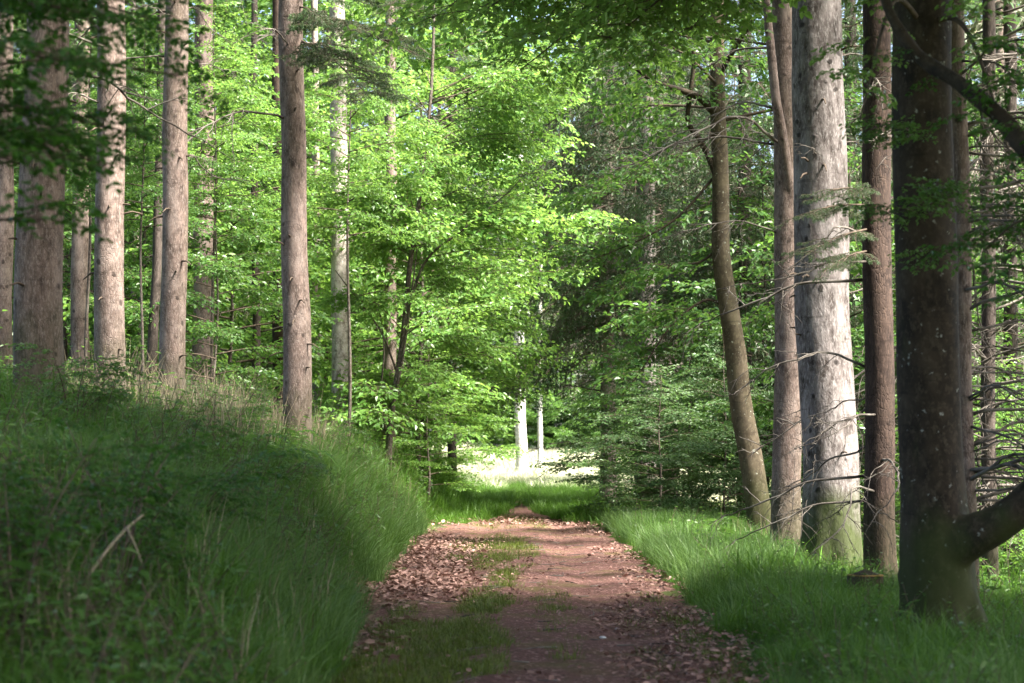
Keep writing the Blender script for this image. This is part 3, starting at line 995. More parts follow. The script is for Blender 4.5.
# ---- beech out of view whose lichened branch crosses in front
D2 = 12.5
bx = at(1180, 455, D2)[0]
base, P, rad, axis = make_axis([(1180, 0), (1180, 300)], D2, 1180, 15, 60, .2, .6)
root = thing('beech_tree', 'beech just out of view sending a lichen-spotted branch across the foremost trunk', 'tree', base)
trunk_part(root, P, rad, M['beech_bark'], 24, .3)
mb = MB()
cl = curve([at(px, py, D2 + dz) - base for px, py, dz in ((1180, 330, 0), (1120, 260, -.1), (1060, 190, 0), (1010, 128, .3), (985, 104, .4), (955, 80, .6), (925, 62, .8), (905, 38, .9), (888, 8, 1.0), (876, -40, 1.1))], 44)
tube(mb, cl, np.linspace(.075, .03, 44), 12, 0, lobes=lambda i_, th: 1 + .1 * np.sin(2 * th + i_ * .9) + .07 * np.sin(3 * th - i_ * .6))
lb = link('limb', mb.mesh('limb', [M['beech_bark']]), root)
mb = MB()
limb_sprays(mb, cl, SPRAYS_NEAR, 5, .4, .2, 80, -.1, wood=False)
for (px, py, dz, n) in ((1015, 40, 0, 4), (1030, 215, .3, 5), (985, 250, .5, 4), (1040, 300, 0, 3), (1045, 130, -.2, 3)):
    b = at(px, py, D2 + dz) - base
    limb_sprays(mb, curve([cl[8], cl[8] * .4 + b * .6 + [0, 0, .1], b], 8), SPRAYS_NEAR, n, .5, .4, 80, -.1, r0=.01)
link('foliage', mb.mesh('foliage', [M['leaf_deep'], M['twig']]), lb)
link('crown', broad_crown(axis, 3.6, 4.8, 14, 18, 12, SPRAYS, 1.1, .25).mesh('crown', [M['leaf_mid'], M['twig']]), root)

# ---- beech out of view on the bank whose blurred leaves hang into the corner
D3 = 9.0
base, P, rad, axis = make_axis([(-190, 0), (-190, 300)], D3, -190, 13, 60, .14, .6)
root = thing('beech_tree', 'young beech just out of view on the bank, its dark leaves hanging into the corner', 'tree', base)
trunk_part(root, P, rad, M['beech_bark'], 20, .3)
mb = MB()
for (px, py, dz, n) in ((120, 130, .6, 10), (160, 20, .8, 10), (95, 15, .2, 12), (60, 60, -.2, 12), (50, 130, .1, 14), (100, 165, .4, 8), (40, 220, 0, 6), (180, 75, .9, 7), (0, 10, 0, 12), (-30, 80, 0, 10), (10, 160, -.2, 10), (30, 0, .5, 10), (140, 8, .5, 8)):
    b = at(px, py, D3 + dz) - base
    a = axis(max(1.2, b[2] + rng.uniform(-.4, .2)))
    pts = curve([a, a * .45 + b * .55 + [0, 0, .14], b], 12)
    limb_sprays(mb, pts, SPRAYS_NEAR, max(3, int(n * .65)), .48, .45, 75, -.08, r0=.012, vert=.1)
link('low_foliage', mb.mesh('low_foliage', [M['leaf_deep'], M['twig']]), root)
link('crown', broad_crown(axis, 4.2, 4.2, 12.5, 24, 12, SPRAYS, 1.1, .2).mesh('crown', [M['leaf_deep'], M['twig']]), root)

# ---- overhead trees out of view, added to shade the foreground
for i, (x, y, lab) in enumerate(((-5.5, 3, 'unseen tall beech added on the bank to shade the near slope'), (6.2, 4, 'unseen tall beech added on the verge to shade the near path'), (-9.5, 13, 'unseen tall beech added behind the bank crest to shade the near grass'),
        (7.6, 13, 'unseen tall beech added for shade level with the foremost beech'), (11.5, 9, 'unseen tall beech added for shade well beyond the verge'), (3.5, -1.5, 'unseen tall beech added for shade behind the viewpoint'))):
    base = np.array([x, y, float(ground(x, y))])
    root = thing('beech_tree', lab, 'tree', base)
    zz = np.linspace(-.4, 20, 50)
    trunk_part(root, np.stack([zz * 0, zz * 0, zz], -1), .26 * (1 - .5 * np.clip(zz / 20, 0, 1)), M['beech_bark'], 18, .35)
    if i % 3 == 0 and i < 4:
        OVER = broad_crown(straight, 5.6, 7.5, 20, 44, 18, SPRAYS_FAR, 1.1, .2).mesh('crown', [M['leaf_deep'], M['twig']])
    c = link('crown', OVER, root)
    c.rotation_euler = (0, 0, i * 2.2)


# ---- forked dark sapling whose bright leaves fill the centre
DS = 41
base, P, rad, axis = make_axis([(432, 60), (430, 110), (420, 190), (411, 260), (405, 320), (398, 370), (392, 410)], DS, 388, 10.5, 60, .074, .35)
root = thing('maple_tree', 'slender dark forked maple leaning over the path under a bright leafy crown', 'tree', base)
trunk_part(root, P, rad, M['sapling_bark'], 12, .3)
for ctrl, r0 in (([(405, 320), (425, 262), (460, 232), (505, 195), (520, 180)], .035), ([(398, 375), (380, 330), (350, 290), (335, 270)], .025), ([(390, 420), (402, 360), (412, 290), (418, 240)], .045),
                 ([(386, 430), (380, 400), (384, 350), (378, 300)], .03)):
    mb = MB()
    c_ = curve([at(px, py, DS - .8 * k_ / 3) - base for k_, (px, py) in enumerate(ctrl)], 18)
    tube(mb, c_, np.linspace(r0, .007, 18), 8, 0)
    link('limb', mb.mesh('limb', [M['sapling_bark']]), root)
mb = MB()
for q in range(62):
    px = rng.uniform(345, 600)
    py = rng.uniform(20, 420)
    if px > 440 and py > 350:
        py = rng.uniform(60, 350)
    if px > 500 and py > 300:
        py = rng.uniform(100, 300)
    b = at(px, py, DS + rng.uniform(-2.0, 2.2)) - base
    a = axis(np.clip(b[2] - rng.uniform(.2, 1.0), .8, 9))
    L0 = b - a
    pts = curve([a, a + L0 * .5 + [0, 0, .18], b], 10)
    limb_sprays(mb, pts, SPRAYS, 9, rng.uniform(.6, 1.0), .35, 75, -.2, r0=.012, jit=.25)
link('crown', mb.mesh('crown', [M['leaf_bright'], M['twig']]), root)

# ---- understory broadleaf trees
UND = {}
for nm, matn in (('bright', 'leaf_bright'), ('mid', 'leaf_mid'), ('cool', 'leaf_cool')):
    UND[nm] = [broad_crown(straight, 2.7, .9, 8.0, 30, 11, SPRAYS, 1.0, .15).mesh('crown', [M[matn], M['twig']]) for s in range(2)]
GU = 'young broadleaf trees filling the wood behind the trunks'
zz = np.linspace(-.3, 8.6, 24)
mb = MB()
tube(mb, np.stack([.05 * np.sin(zz), .04 * np.sin(zz * 1.3), zz], -1), np.linspace(.06, .012, 24), 8, 0)
STEM = mb.mesh('trunk', [M['sapling_bark']])
und = [
    (348, 38.5, 'bright', .55, 'high-crowned sapling veiling the upper white-grey knotted trunk', 3.9),
    (86, 34, 'mid', .5, 'high-crowned sapling veiling the pale sunlit bank trunk', 3.2),
    (212, 36.5, 'bright', .5, 'high-crowned sapling leafing over the mottled grey spruce', 3.4),
    (140, 32, 'mid', .4, 'small high-crowned sapling between the second bank spruce and the scarred one', 3.0),
    (230, 44, 'bright', 1.0, 'bright leafy sapling filling the gap between the mottled spruce and the bough-bearing one'),
    (140, 42, 'bright', .95, 'leafy sapling behind the second bank spruce with bright layered leaves'),
    (62, 46, 'mid', 1.0, 'leafy sapling behind the thickest bank spruce'),
    (-30, 40, 'mid', 1.0, 'leafy sapling past the grey trunk at the edge of the view'),
    (215, 36, 'mid', .55, 'low dark-leaved sapling at the foot of the mottled grey spruce'),
    (345, 50, 'bright', 1.05, 'sunlit sapling behind the white-grey knotted trunk'),
    (290, 55, 'bright', 1.1, 'tall leafy sapling farther back between the bough-bearing spruce and its neighbours'),
    (420, 48, 'bright', 1.1, 'sunlit sapling directly behind the forked maple'),
    (425, 58, 'bright', 1.0, 'glowing sapling at the bend of the bank behind the forked maple'),
    (428, 46, 'bright', .4, 'low bushy sapling below the forked maple at the edge of the path'),
    (452, 72, 'bright', .8, 'sapling beside the dark low-boughed spruce at the bright path end'),
    (640, 46, 'cool', .42, 'cool green layered sapling under the thickest grey spruce'),
    (690, 43, 'cool', .42, 'cool green layered sapling right before the curved beech'),
    (660, 39, 'cool', .36, 'low layered bush between the verge grass and the grey spruces'),
    (725, 40, 'cool', .45, 'dark layered bush tight behind the foot of the curved beech'),
    (765, 45, 'mid', 1.0, 'leafy sapling between the curved beech and the slim spruce'),
    (850, 36, 'mid', .8, 'leafy sapling glimpsed between the big fir and the reddish spruce'),
    (1005, 36, 'mid', 1.0, 'sunlit sapling beyond the thicket of dead branches'),
    (1050, 30, 'mid', .7, 'leafy sapling below the dead branches beyond the thick low limb'),
    (980, 27, 'bright', .35, 'low bright bush just beyond the thick low limb of the foremost beech'),
    (662, 74, 'mid', 1.0, 'tall mid-green sapling behind the thickest grey spruce of the drooping group'),
]
und = [u if len(u) == 6 else (*u, 0) for u in und]
for i, (px, d, kd, s, lab, zo) in enumerate(und):
    bx = at(px, 455, d)[0]
    root = thing('sapling_tree', lab, 'tree', (bx, d, float(ground(bx, d))), GU)
    for nm, me in (('trunk', STEM), ('crown', UND[kd][i % 2])):
        o = link(nm, me, root)
        o.scale = (s * 1.45, s * 1.45, s) if s < .43 and not zo else (s, s, s)
        o.rotation_euler = (0, 0, i * 1.9)
        if zo:
            if nm == 'trunk':
                o.scale = (s * 1.2, s * 1.2, s + zo / 8.6)
            else:
                o.location = (0, 0, zo)

TALL = [broad_crown(straight, 4.0, 2.5, 17, 44, 14, SPRAYS_FAR, .85, .15).mesh('crown', [M[m_], M['twig']]) for m_ in ('leaf_bright', 'leaf_mid')]
zz = np.linspace(-.3, 17, 30)
mb = MB()
tube(mb, np.stack([.1 * np.sin(zz * .5), .08 * np.sin(zz * .7), zz], -1), np.linspace(.14, .02, 30), 10, 0)
TSTEM = mb.mesh('trunk', [M['sapling_bark']])
GT = 'tall broadleaf trees deep in the wood'
for i, (px, d, k, s, lab) in enumerate((
        (395, 57, 0, 1.0, 'tall bright broadleaf tree rising behind the forked maple'),
        (300, 66, 0, 1.05, 'tall bright broadleaf tree deep behind the white-grey knotted trunk'),
        (180, 58, 1, 1.0, 'tall broadleaf tree deep behind the scarred slim spruce'),
        (70, 52, 1, 1.0, 'tall broadleaf tree deep behind the pale sunlit bank trunk'),
        (-20, 64, 1, 1.1, 'tall broadleaf tree deep behind the grey trunk at the edge of the view'),
        (440, 80, 0, 1.25, 'tallest bright broadleaf tree arching from the bank over the path end'),
        (740, 84, 1, 1.1, 'tall broadleaf tree deep behind the curved beech'),
        (890, 54, 1, 1.0, 'tall broadleaf tree deep behind the dark reddish spruce'),
        (990, 60, 1, 1.1, 'tall broadleaf tree deep beyond the dead-branch thicket'),
        (545, 150, 0, 2.3, 'great broadleaf tree behind the clearing at the path end'),
        (468, 142, 1, 2.0, 'great darker broadleaf tree beside the clearing at the path end'),
        (612, 145, 0, 2.0, 'great broadleaf tree on the verge side of the clearing'))):
    bx = at(px, 455, d)[0]
    root = thing('broadleaf_tree', lab, 'tree', (bx, d, float(ground(bx, d))), GT)
    for nm, me in (('trunk', TSTEM), ('crown', TALL[k])):
        o = link(nm, me, root)
        o.scale = (s, s, s)
        o.rotation_euler = (0, 0, i * 1.7)

# ---- far bright trees at the end of the path
for (px0, px1, d, dia, top, lab) in ((522, 519, 100, .62, 20, 'white sunlit trunk standing in the bright clearing at the path end'), (540, 540, 106, .3, 18, 'thin white sunlit trunk beside the thicker one at the path end')):
    base, P, rad, axis = make_axis([(px1, 350), (px1, 250)], d, px0, top, 40, dia / 2, .6)
    root = thing('birch_tree', lab, 'tree', base, 'white trunks at the bright path end')
    trunk_part(root, P, rad, M['birch_bark'], 14, .5)
    cm = broad_crown(axis, 3.2, 6, top - 1, 16, 8, SPRAYS_FAR, 1.0, .4)
    link('crown', cm.mesh('crown', [M['leaf_bright'], M['twig']]), root)

# ---- far woods, one mass
mb = MB()
FARBR = [as_template(broad_crown(straight, 4.2, 1.2, 14, 26, 10, SPRAYS_FAR, 1.25, .2)) for s in range(2)]
FARCO = [as_template(conifer_crown(straight, 3.2, 2, 20, .9, 7, BOUGHS_COARSE, 1.0)) for s in range(2)]
cnt = 0
for row, d in enumerate((76, 88, 100, 114, 130, 148)):
    for x in np.arange(-46, 47, 4.5):
        x = x + rng.uniform(-2, 2)
        dd = d + rng.uniform(-4, 4)
        if dd < 136 and -11 < x < 16:
            continue
        if 66 < dd < 128 and 0 < x < 30:
            continue
        if d < 90 and abs(x) > 34:
            continue
        zb = float(ground(x, dd))
        ang = rng.uniform(0, 6.28)
        mt = np.array([[[math.cos(ang), -math.sin(ang), 0], [math.sin(ang), math.cos(ang), 0], [0, 0, 1]]])
        if rng.random() < .5:
            spread(mb, FARBR[cnt % 2], mt, np.array([[x, dd, zb]]), rng.uniform(1.2, 1.7), jitter=.15)
        else:
            T_ = FARCO[cnt % 2]
            for L in T_:
                pass
            sub = [dict(L, m={0: 2, 1: 1, 2: 2}[L['m']]) for L in T_]
            spread(mb, sub, mt, np.array([[x, dd, zb]]), rng.uniform(1.0, 1.5), jitter=.15)
        tube(mb, [[x, dd, zb - .3], [x, dd, zb + 6], [x, dd, zb + 16]], [.24, .2, .08], 8, 1)
        cnt += 1
for dd0 in (134, 140, 147, 156):
    for x in np.arange(-22, 30, 2.4):
        x2, d2 = x + rng.uniform(-1, 1), dd0 + rng.uniform(-2, 2)
        ang = rng.uniform(0, 6.28)
        mt = np.array([[[math.cos(ang), -math.sin(ang), 0], [math.sin(ang), math.cos(ang), 0], [0, 0, 1]]])
        spread(mb, FARBR[cnt % 2], mt, np.array([[x2, d2, float(ground(x2, d2)) - .3]]), rng.uniform(.3, .55), jitter=.15, base=.15)
        cnt += 1
tag(link('distant_woods', mb.mesh('distant_woods', [M['leaf_mid'], M['twig'], M['needle']])), label='far-off mixed wood closing the view behind everything', cat='woods', kind='stuff')


# ------------------------------------------------------------------ grass and undergrowth
def tuft(seed, n, h, rad, w, lean=.5):
    r = np.random.default_rng(seed)
    mb = MB()
    az = r.uniform(0, 6.28, n)
    rr = rad * np.sqrt(r.random(n))
    p = np.stack([rr * np.cos(az), rr * np.sin(az), np.zeros(n)], -1)
    da = az + r.normal(0, 1.0, n)
    hh = h * r.uniform(.45, 1.2, n)
    le = np.abs(r.normal(0, lean, n)) * hh
    dv = np.stack([np.cos(da), np.sin(da), 0 * da], -1)
    sd = np.stack([-np.sin(da), np.cos(da), 0 * da], -1) * w
    fa = r.uniform(0, 6.28, n)
    sd = np.stack([np.cos(fa), np.sin(fa), 0 * fa], -1) * w
    up_ = np.array([0, 0, 1.0])
    m1 = p + dv * (le * .3)[:, None] + up_ * (hh * .55)[:, None]
    tp = p + dv * le[:, None] + up_ * (hh * .92)[:, None]
    v = np.stack([p - sd * .8, p + sd * .8, m1 + sd, m1 - sd, tp], 1)
    o = (np.arange(n) * 5)[:, None]
    mb.add(v.reshape(-1, 3), [o + np.array([[0, 1, 2, 3]]), o + np.array([[3, 2, 4]])], 0, np.repeat(r.normal(0, .2, n), 5))
    return as_template(mb)


def scatter(mb, tmpls, xs, ys, scale, mat, base=0.0, jit=.15, sink=.02, tiltv=.12):
    m = len(xs)
    kk = rng.integers(0, len(tmpls), m)
    z = ground(xs, ys) - sink
    az = rng.uniform(0, 6.28, m)
    d = np.stack([np.cos(az), np.sin(az), rng.normal(0, tiltv, m)], -1)
    mats = frames(d)
    scale = np.broadcast_to(scale, (m,))
    base = np.broadcast_to(base, (m,))
    for b in range(len(tmpls)):
        s = kk == b
        for L in tmpls[b]:
            n = len(L['v'])
            v = np.einsum('mij,nj->mni', mats[s] * scale[s][:, None, None], L['v']) + np.stack([xs[s], ys[s], z[s]], -1)[:, None]
            off = (np.arange(s.sum()) * n)[:, None, None]
            t = (L['t'][None] + (rng.normal(0, jit, s.sum()) + base[s])[:, None]).ravel()
            mb.add(v.reshape(-1, 3), [(f[None] + off).reshape(-1, f.shape[1]) for f in L['f']], mat if mat is not None else L['m'], t)


def sample(n, x0f, x1f, y0, y1, p=1.0):
    y = y0 + (y1 - y0) * rng.random(n) ** p
    a, b = x0f(y), x1f(y)
    return a + (b - a) * rng.random(n), y


T_FINE = [tuft(s, 34, .42, .13, .0026, .55) for s in range(3)]
T_WIDE = [tuft(10 + s, 22, .5, .14, .0055, .6) for s in range(3)]
T_FAR = [tuft(20 + s, 18, .5, .22, .010, .5) for s in range(3)]
T_SHORT = [tuft(30 + s, 26, .09, .12, .0025, .6) for s in range(2)]

T_TUSS = [tuft(50 + s, 70, .62, .16, .0032, .75) for s in range(2)]


def herb_mask(x, y):
    return wob(x, y, .9, 9) + .5 * wob(x, y, 2.1, 4)


mb = MB()
# tussocks
x, y = sample(520, lambda y: np.full_like(y, -5.0), lambda y: bl(y) - .15, 8, 45)
scatter(mb, T_TUSS, x, y, rng.uniform(.5, 1.15, 520), 0, base=.1, jit=.25, tiltv=.25)
x, y = sample(260, lambda y: br(y) + .1, lambda y: np.full_like(y, 4.8), 9, 40)
scatter(mb, T_TUSS, x, y, rng.uniform(.35, .8, 260), 1, base=.1, jit=.25, tiltv=.25)
# bank, near to far
for n, y0, y1, T_, s0 in ((4200, 5, 15, T_WIDE, .75), (4500, 8, 22, T_FINE, .9), (6500, 15, 34, T_FINE, 1.1), (3000, 15, 34, T_WIDE, .95), (5500, 30, 60, T_FAR, 1.05)):
    x, y = sample(n, lambda y: np.full_like(y, -5.0) - (y - 5) * .10, lambda y: bl(y) - .02, y0, y1)
    hgt = np.clip((bl(y) - x) / .8 + .35 + .35 * wob(x, y, 2.6, 1), .22, 1.1)
    nz = wob(x, y, .8)
    clump = np.clip(.75 + .55 * wob(x, y, 3.3, 6) + .3 * nz, .3, 1.5)
    kp = (herb_mask(x, y) < .12) | (rng.random(n) < .3)
    scatter(mb, T_, x[kp], y[kp], (s0 * .8 * hgt * rng.uniform(.5, 1.3, n) * clump)[kp], 0, base=(nz * .2 + .2 * wob(x, y, 4, 8))[kp], jit=.22, tiltv=.3)
# pale soft grass patches on the bank
x, y = sample(6500, lambda y: np.full_like(y, -4.2), lambda y: bl(y) - .05, 11, 40)
s = (wob(x, y, .6, 1.2) > -.05) & (herb_mask(x, y) < .2)
scatter(mb, T_FINE, x[s], y[s], 1.15 * rng.uniform(.8, 1.2, s.sum()), 1)
# deeper ground behind the crest
x, y = sample(5000, lambda y: -6 - y * .30, lambda y: -4.5 + 0 * y, 18, 66)
scatter(mb, T_FAR, x, y, rng.uniform(.6, 1.3, 5000), 0, base=.05)
# verge
for n, y0, y1, T_, s0 in ((3800, 8, 20, T_WIDE, .6), (3600, 10, 24, T_FINE, .7), (4600, 18, 40, T_FINE, .8), (2600, 20, 48, T_FAR, .7)):
    x, y = sample(n, lambda y: xr(y) + .05, lambda y: np.full_like(y, 4.6) + (y - 8) * .04, y0, y1)
    hgt = np.clip((x - xr(y)) / 1.0 + .25 + .45 * wob(x, y, 2.4, 2), .15, 1.1)
    nz = wob(x, y, .9, 3)
    kp = rng.random(n) < np.clip(.75 + .6 * wob(x, y, 2.8, 7), .2, 1)
    scatter(mb, T_, x[kp], y[kp], (s0 * hgt * rng.uniform(.4, 1.3, n) * (1 + .4 * nz))[kp], 0, base=(nz * .2 + .1)[kp], jit=.25, tiltv=.3)
x, y = sample(2600, lambda y: xr(y) + .2, lambda y: np.full_like(y, 4.2), 19, 40)
s = wob(x, y, .6, 4) > -.1
scatter(mb, T_FINE, x[s], y[s], 1.05 * rng.uniform(.7, 1.2, s.sum()), 1)
x, y = sample(3000, lambda y: np.full_like(y, 4.4), lambda y: 8 + y * .25, 9, 60)
scatter(mb, T_FAR, x, y, rng.uniform(.5, 1.0, 3000), 0)
# grass taking over the path far off, lightened as if sunlit, and the clearing
x, y = sample(9000, lambda y: -2.4 + 0 * y, lambda y: 2.6 + 0 * y, 43, 88)
s = (x < xl(y) + .15 + .25 * wob(x, y, 1.0)) | (x > xr(y) - .15 + .25 * wob(x, y, 1.1, 3))
scatter(mb, T_FAR, x[s], y[s], .5 * rng.uniform(.4, 1.2, s.sum()) * (1 + .5 * wob(x[s], y[s], .9, 2)), 0, base=.35)
x, y = sample(700, lambda y: np.where(rng.random(len(y)) < .5, -3.6, 1.2), lambda y: np.where(rng.random(len(y)) < .5, -1.2, 3.6), 60, 90)
scatter(mb, T_TUSS, x, y, rng.uniform(.35, 1.0, 700), 0, base=.4, jit=.3, tiltv=.3)  # raised tint paints sunshine onto these tussocks
x, y = sample(8000, lambda y: -9 + 0 * y, lambda y: 13 + 0 * y, 80, 134)
s = (x < xl(y) - .2) | (x > xr(y) + .2) | (y > 90)
mead = MB()
scatter(mead, T_FAR, x[s], y[s], 1.0 * rng.uniform(.6, 1.3, s.sum()), 0, base=.1)
tag(link('meadow_grass', mead.mesh('meadow_grass', [M['meadow']])), label='meadow grass coloured pale as sun glare in the bright clearing at the path end', cat='grass', kind='stuff')
tag(link('grass', mb.mesh('grass', [M['grass'], M['grass_pale']])), label='tall soft grass covering the bank and the verge', cat='grass', kind='stuff')

# short moss-like grass in patches on the path
mb = MB()
for (x0, x1, y0, y1, n) in ((-1.05, -.05, 11.5, 18.5, 900), (-.6, .0, 17.5, 22, 250), (-1.0, .4, 26, 37, 700), (-.3, .1, 22, 26, 120), (-1.0, 1.2, 38, 48, 160), (.2, .6, 14, 24, 60), (.9, 1.4, 12, 20, 30), (-1.2, -.9, 5, 20, 250), (1.3, 1.6, 8, 22, 160)):
    x = rng.uniform(x0, x1, n)
    y = rng.uniform(y0, y1, n)
    ex = ((x - (x0 + x1) / 2) / ((x1 - x0) / 2)) ** 2 + ((y - (y0 + y1) / 2) / ((y1 - y0) / 2)) ** 2
    s = ex + .9 * rng.random(n) + .7 * wob(x, y, 1.3, 5) < 1.25
    scatter(mb, T_SHORT, x[s], y[s], rng.uniform(.5, 1.1, s.sum()), 0, base=.1, sink=-.012)
tag(link('path_grass', mb.mesh('path_grass', [M['moss_grass']])), label='short mossy grass growing in patches on the red path', cat='grass', kind='stuff')

# dry stalks
mb = MB()
ST = [tuft(70 + s, 9, .95, .16, .0035, .22) for s in range(3)]
x, y = sample(420, lambda y: np.full_like(y, -5.2) - (y - 20) * .05, lambda y: np.full_like(y, -3.0) + (y - 24) * .03, 22, 36)
scatter(mb, ST, x, y, rng.uniform(.8, 1.25, len(x)), 0)
x, y = sample(330, lambda y: np.full_like(y, -4.4), lambda y: bl(y) - .2, 9, 42)
scatter(mb, ST, x, y, rng.uniform(.5, .9, len(x)), 0)
x, y = sample(60, lambda y: np.full_like(y, 3.4), lambda y: np.full_like(y, 4.4), 24, 32)
scatter(mb, ST, x, y, rng.uniform(.5, .9, len(x)), 0)
tag(link('dry_grass', mb.mesh('dry_grass', [M['straw']])), label='dry straw-coloured grass stalks on the bank crest', cat='grass', kind='stuff')


# leafy herbs among the grass
def herb(seed, h, n, leaf, w=.42):
    r = np.random.default_rng(seed)
    mb = MB()
    st = curve([[0, 0, 0], [r.normal(0, .03), r.normal(0, .03), h * .5], [r.normal(0, .1), r.normal(0, .1), h]], 8)
    tube(mb, st, np.linspace(.004, .002, 8), 4, 1, cap=False)
    P_, D_ = [], []
    for q in range(n):
        f = .25 + .75 * q / (n - 1)
        az = q * 2.4 + r.normal(0, .3)
        P_.append(st[int(f * 7)])
        D_.append([math.cos(az), math.sin(az), r.normal(.1, .3)])
    add_leaves(mb, np.array(P_), np.array(D_), leaf * r.uniform(.6, 1.2, n), .3, 0, w)
    return as_template(mb)


def fern(seed, h=.7, fronds=7):
    r = np.random.default_rng(seed)
    mb = MB()
    for i_ in range(fronds):
        az = i_ * 6.28 / fronds + r.normal(0, .2)
        d = np.array([math.cos(az), math.sin(az), 0])
        st = curve([[0, 0, 0], d * h * .3 + [0, 0, h * .6], d * h * .8 + [0, 0, h * .75], d * h * 1.15 + [0, 0, h * .5]], 14)
        tube(mb, st, np.linspace(.004, .0015, 14), 3, 1, cap=False)
        P_, D_, S_ = [], [], []
        side = np.array([-d[1], d[0], 0])
        for q in range(2, 14):
            for s in (-1, 1):
                P_.append(st[q])
                D_.append(side * s + d * .35 + [0, 0, -.15])
                S_.append(h * .26 * math.sin(math.pi * (.15 + .83 * (1 - (q - 2) / 12) * .75)))
        add_leaves(mb, np.array(P_), np.array(D_), np.array(S_), .1, 0, .3)
    return as_template(mb)


HERB = [herb(s, .38 + .09 * s, 11 + 2 * s, .075, .45) for s in range(3)] + [herb(30 + s, .5 + .2 * s, 16, .055, .5) for s in range(2)]
HERBL = [herb(10 + s, .6, 11, .17, .35) for s in range(2)]
FERN = [fern(s) for s in range(2)]
mb = MB()
x, y = sample(13000, lambda y: np.full_like(y, -5.2) - (y - 5) * .08, lambda y: bl(y) - .2, 6, 44)
s = herb_mask(x, y) > .0
scatter(mb, HERB, x[s], y[s], rng.uniform(.6, 1.35, s.sum()), None, jit=.25, base=-.05)
x, y = sample(380, lambda y: np.full_like(y, -4.5), lambda y: bl(y) - .4, 7, 24)
scatter(mb, HERBL, x, y, rng.uniform(.4, .9, len(x)), None, base=-.15)
x, y = sample(1500, lambda y: -6 - y * .22, lambda y: -4.2 + 0 * y, 24, 62)
scatter(mb, HERB, x, y, rng.uniform(.9, 2.0, len(x)), None, base=.15)
x, y = sample(8000, lambda y: xr(y) + .3, lambda y: 5 + y * .12, 9, 50)
s = wob(x, y, 1.2, 5) > .1
scatter(mb, HERB, x[s], y[s], rng.uniform(.35, 1.05, s.sum()), None, base=.1, jit=.3)
x, y = sample(1500, lambda y: -6.5 - .05 * y, lambda y: bl(y) - 1.4, 14, 40)
scatter(mb, HERB, x, y, rng.uniform(.6, 1.3, len(x)), None, base=.12, jit=.3)
x, y = sample(900, lambda y: np.full_like(y, 4.3), lambda y: 7 + y * .16, 11, 50)
scatter(mb, HERB, x, y, rng.uniform(.8, 1.9, len(x)), None, base=.05)
tag(link('undergrowth', mb.mesh('undergrowth', [M['leaf_mid'], M['twig']])), label='leafy herbs growing thickly among the grass', cat='undergrowth', kind='stuff')
mb = MB()
x, y = sample(45, lambda y: xr(y) + 1.2, lambda y: 4.4 + (y - 20) * .06, 26, 50)
scatter(mb, FERN, x, y, rng.uniform(.5, .8, len(x)), None, base=-.15)
x, y = sample(30, lambda y: np.full_like(y, -4.6), lambda y: xl(y) - 1.2, 20, 48)
scatter(mb, FERN, x, y, rng.uniform(.5, .9, len(x)), None, base=.1)
tag(link('fern_undergrowth', mb.mesh('fern_undergrowth', [M['leaf_mid'], M['twig']])), label='light green ferns scattered through the grass', cat='ferns', kind='stuff')

# fallen leaves
mb = MB()
lv = np.array([[0, 0, 0], [.3, -.3, .06], [.7, -.24, .12], [1, 0, .02], [.7, .24, .12], [.3, .3, .08]])
lf = np.array([[0, 1, 2, 3], [0, 3, 4, 5]])


def litter(x, y, size, zup=.015):
    m = len(x)
    az = rng.uniform(0, 6.28, m)
    d = np.stack([np.cos(az), np.sin(az), rng.normal(0, .25, m)], -1)
    mats = frames(d, roll=rng.normal(0, .5, m)) * size[:, None, None]
    z = ground(x, y) + .02 + zup + rng.random(m) ** 2 * .04
    v = np.einsum('mij,nj->mni', mats, lv) + np.stack([x, y, z], -1)[:, None]
    mb.add(v.reshape(-1, 3), [(lf[None] + (np.arange(m) * 6)[:, None, None]).reshape(-1, 4)], 0, np.repeat(rng.normal(-.1, .33, m), 6))


for (x0, x1, y0, y1, n, sz) in ((-1.85, -.55, 21, 36, 9000, .062), (-1.5, -.9, 14, 24, 900, .07), (-1.0, .4, 20, 28, 500, .05), (.8, 1.75, 12, 20, 2800, .048), (1.3, 2.0, 20, 32, 700, .06),
                                (-1.9, 2.0, 42, 47, 1500, .08), (-1.2, 1.6, 9, 40, 1000, .04), (-1.3, 1.6, 4, 14, 400, .06), (1.4, 2.1, 36, 46, 700, .07), (1.4, 2.6, 12, 34, 1600, .055), (-2.2, -1.4, 12, 40, 1500, .055)):
    u = rng.random(n)
    x = x0 + (x1 - x0) * (u + .12 * rng.normal(size=n))
    y = rng.uniform(y0, y1, n)
    s = (wob(x, y, 1.1, 7) > -.45) & (x > bl(y) - .5) & (x < br(y) + .8)
    litter(x[s], y[s], sz * rng.choice([.35, .55, .8, 1.0, 1.25], s.sum()) * rng.uniform(.8, 1.2, s.sum()))
tag(link('fallen_leaves', mb.mesh('fallen_leaves', [M['litter']])), label='dry pinkish brown fallen leaves drifted along the path', cat='fallen leaves', kind='stuff')

mb = MB()
for q in range(170):
    y0 = rng.uniform(9, 42)
    x0 = rng.uniform(float(xl(y0)), float(xr(y0)))
    a_, l_ = rng.uniform(0, 6.28), rng.uniform(.08, .35)
    xs_ = x0 + np.cos(a_) * np.array([0, .5, 1]) * l_ + rng.normal(0, .01, 3)
    ys_ = y0 + np.sin(a_) * np.array([0, .5, 1]) * l_
    tube(mb, np.stack([xs_, ys_, ground(xs_, ys_) + .035 + rng.random() * .01], -1), [.006, .005, .002], 4, 0)
tag(link('twig_litter', mb.mesh('twig_litter', [M['deadwood']])), label='small dead twigs strewn over the red path', cat='twigs', kind='stuff')

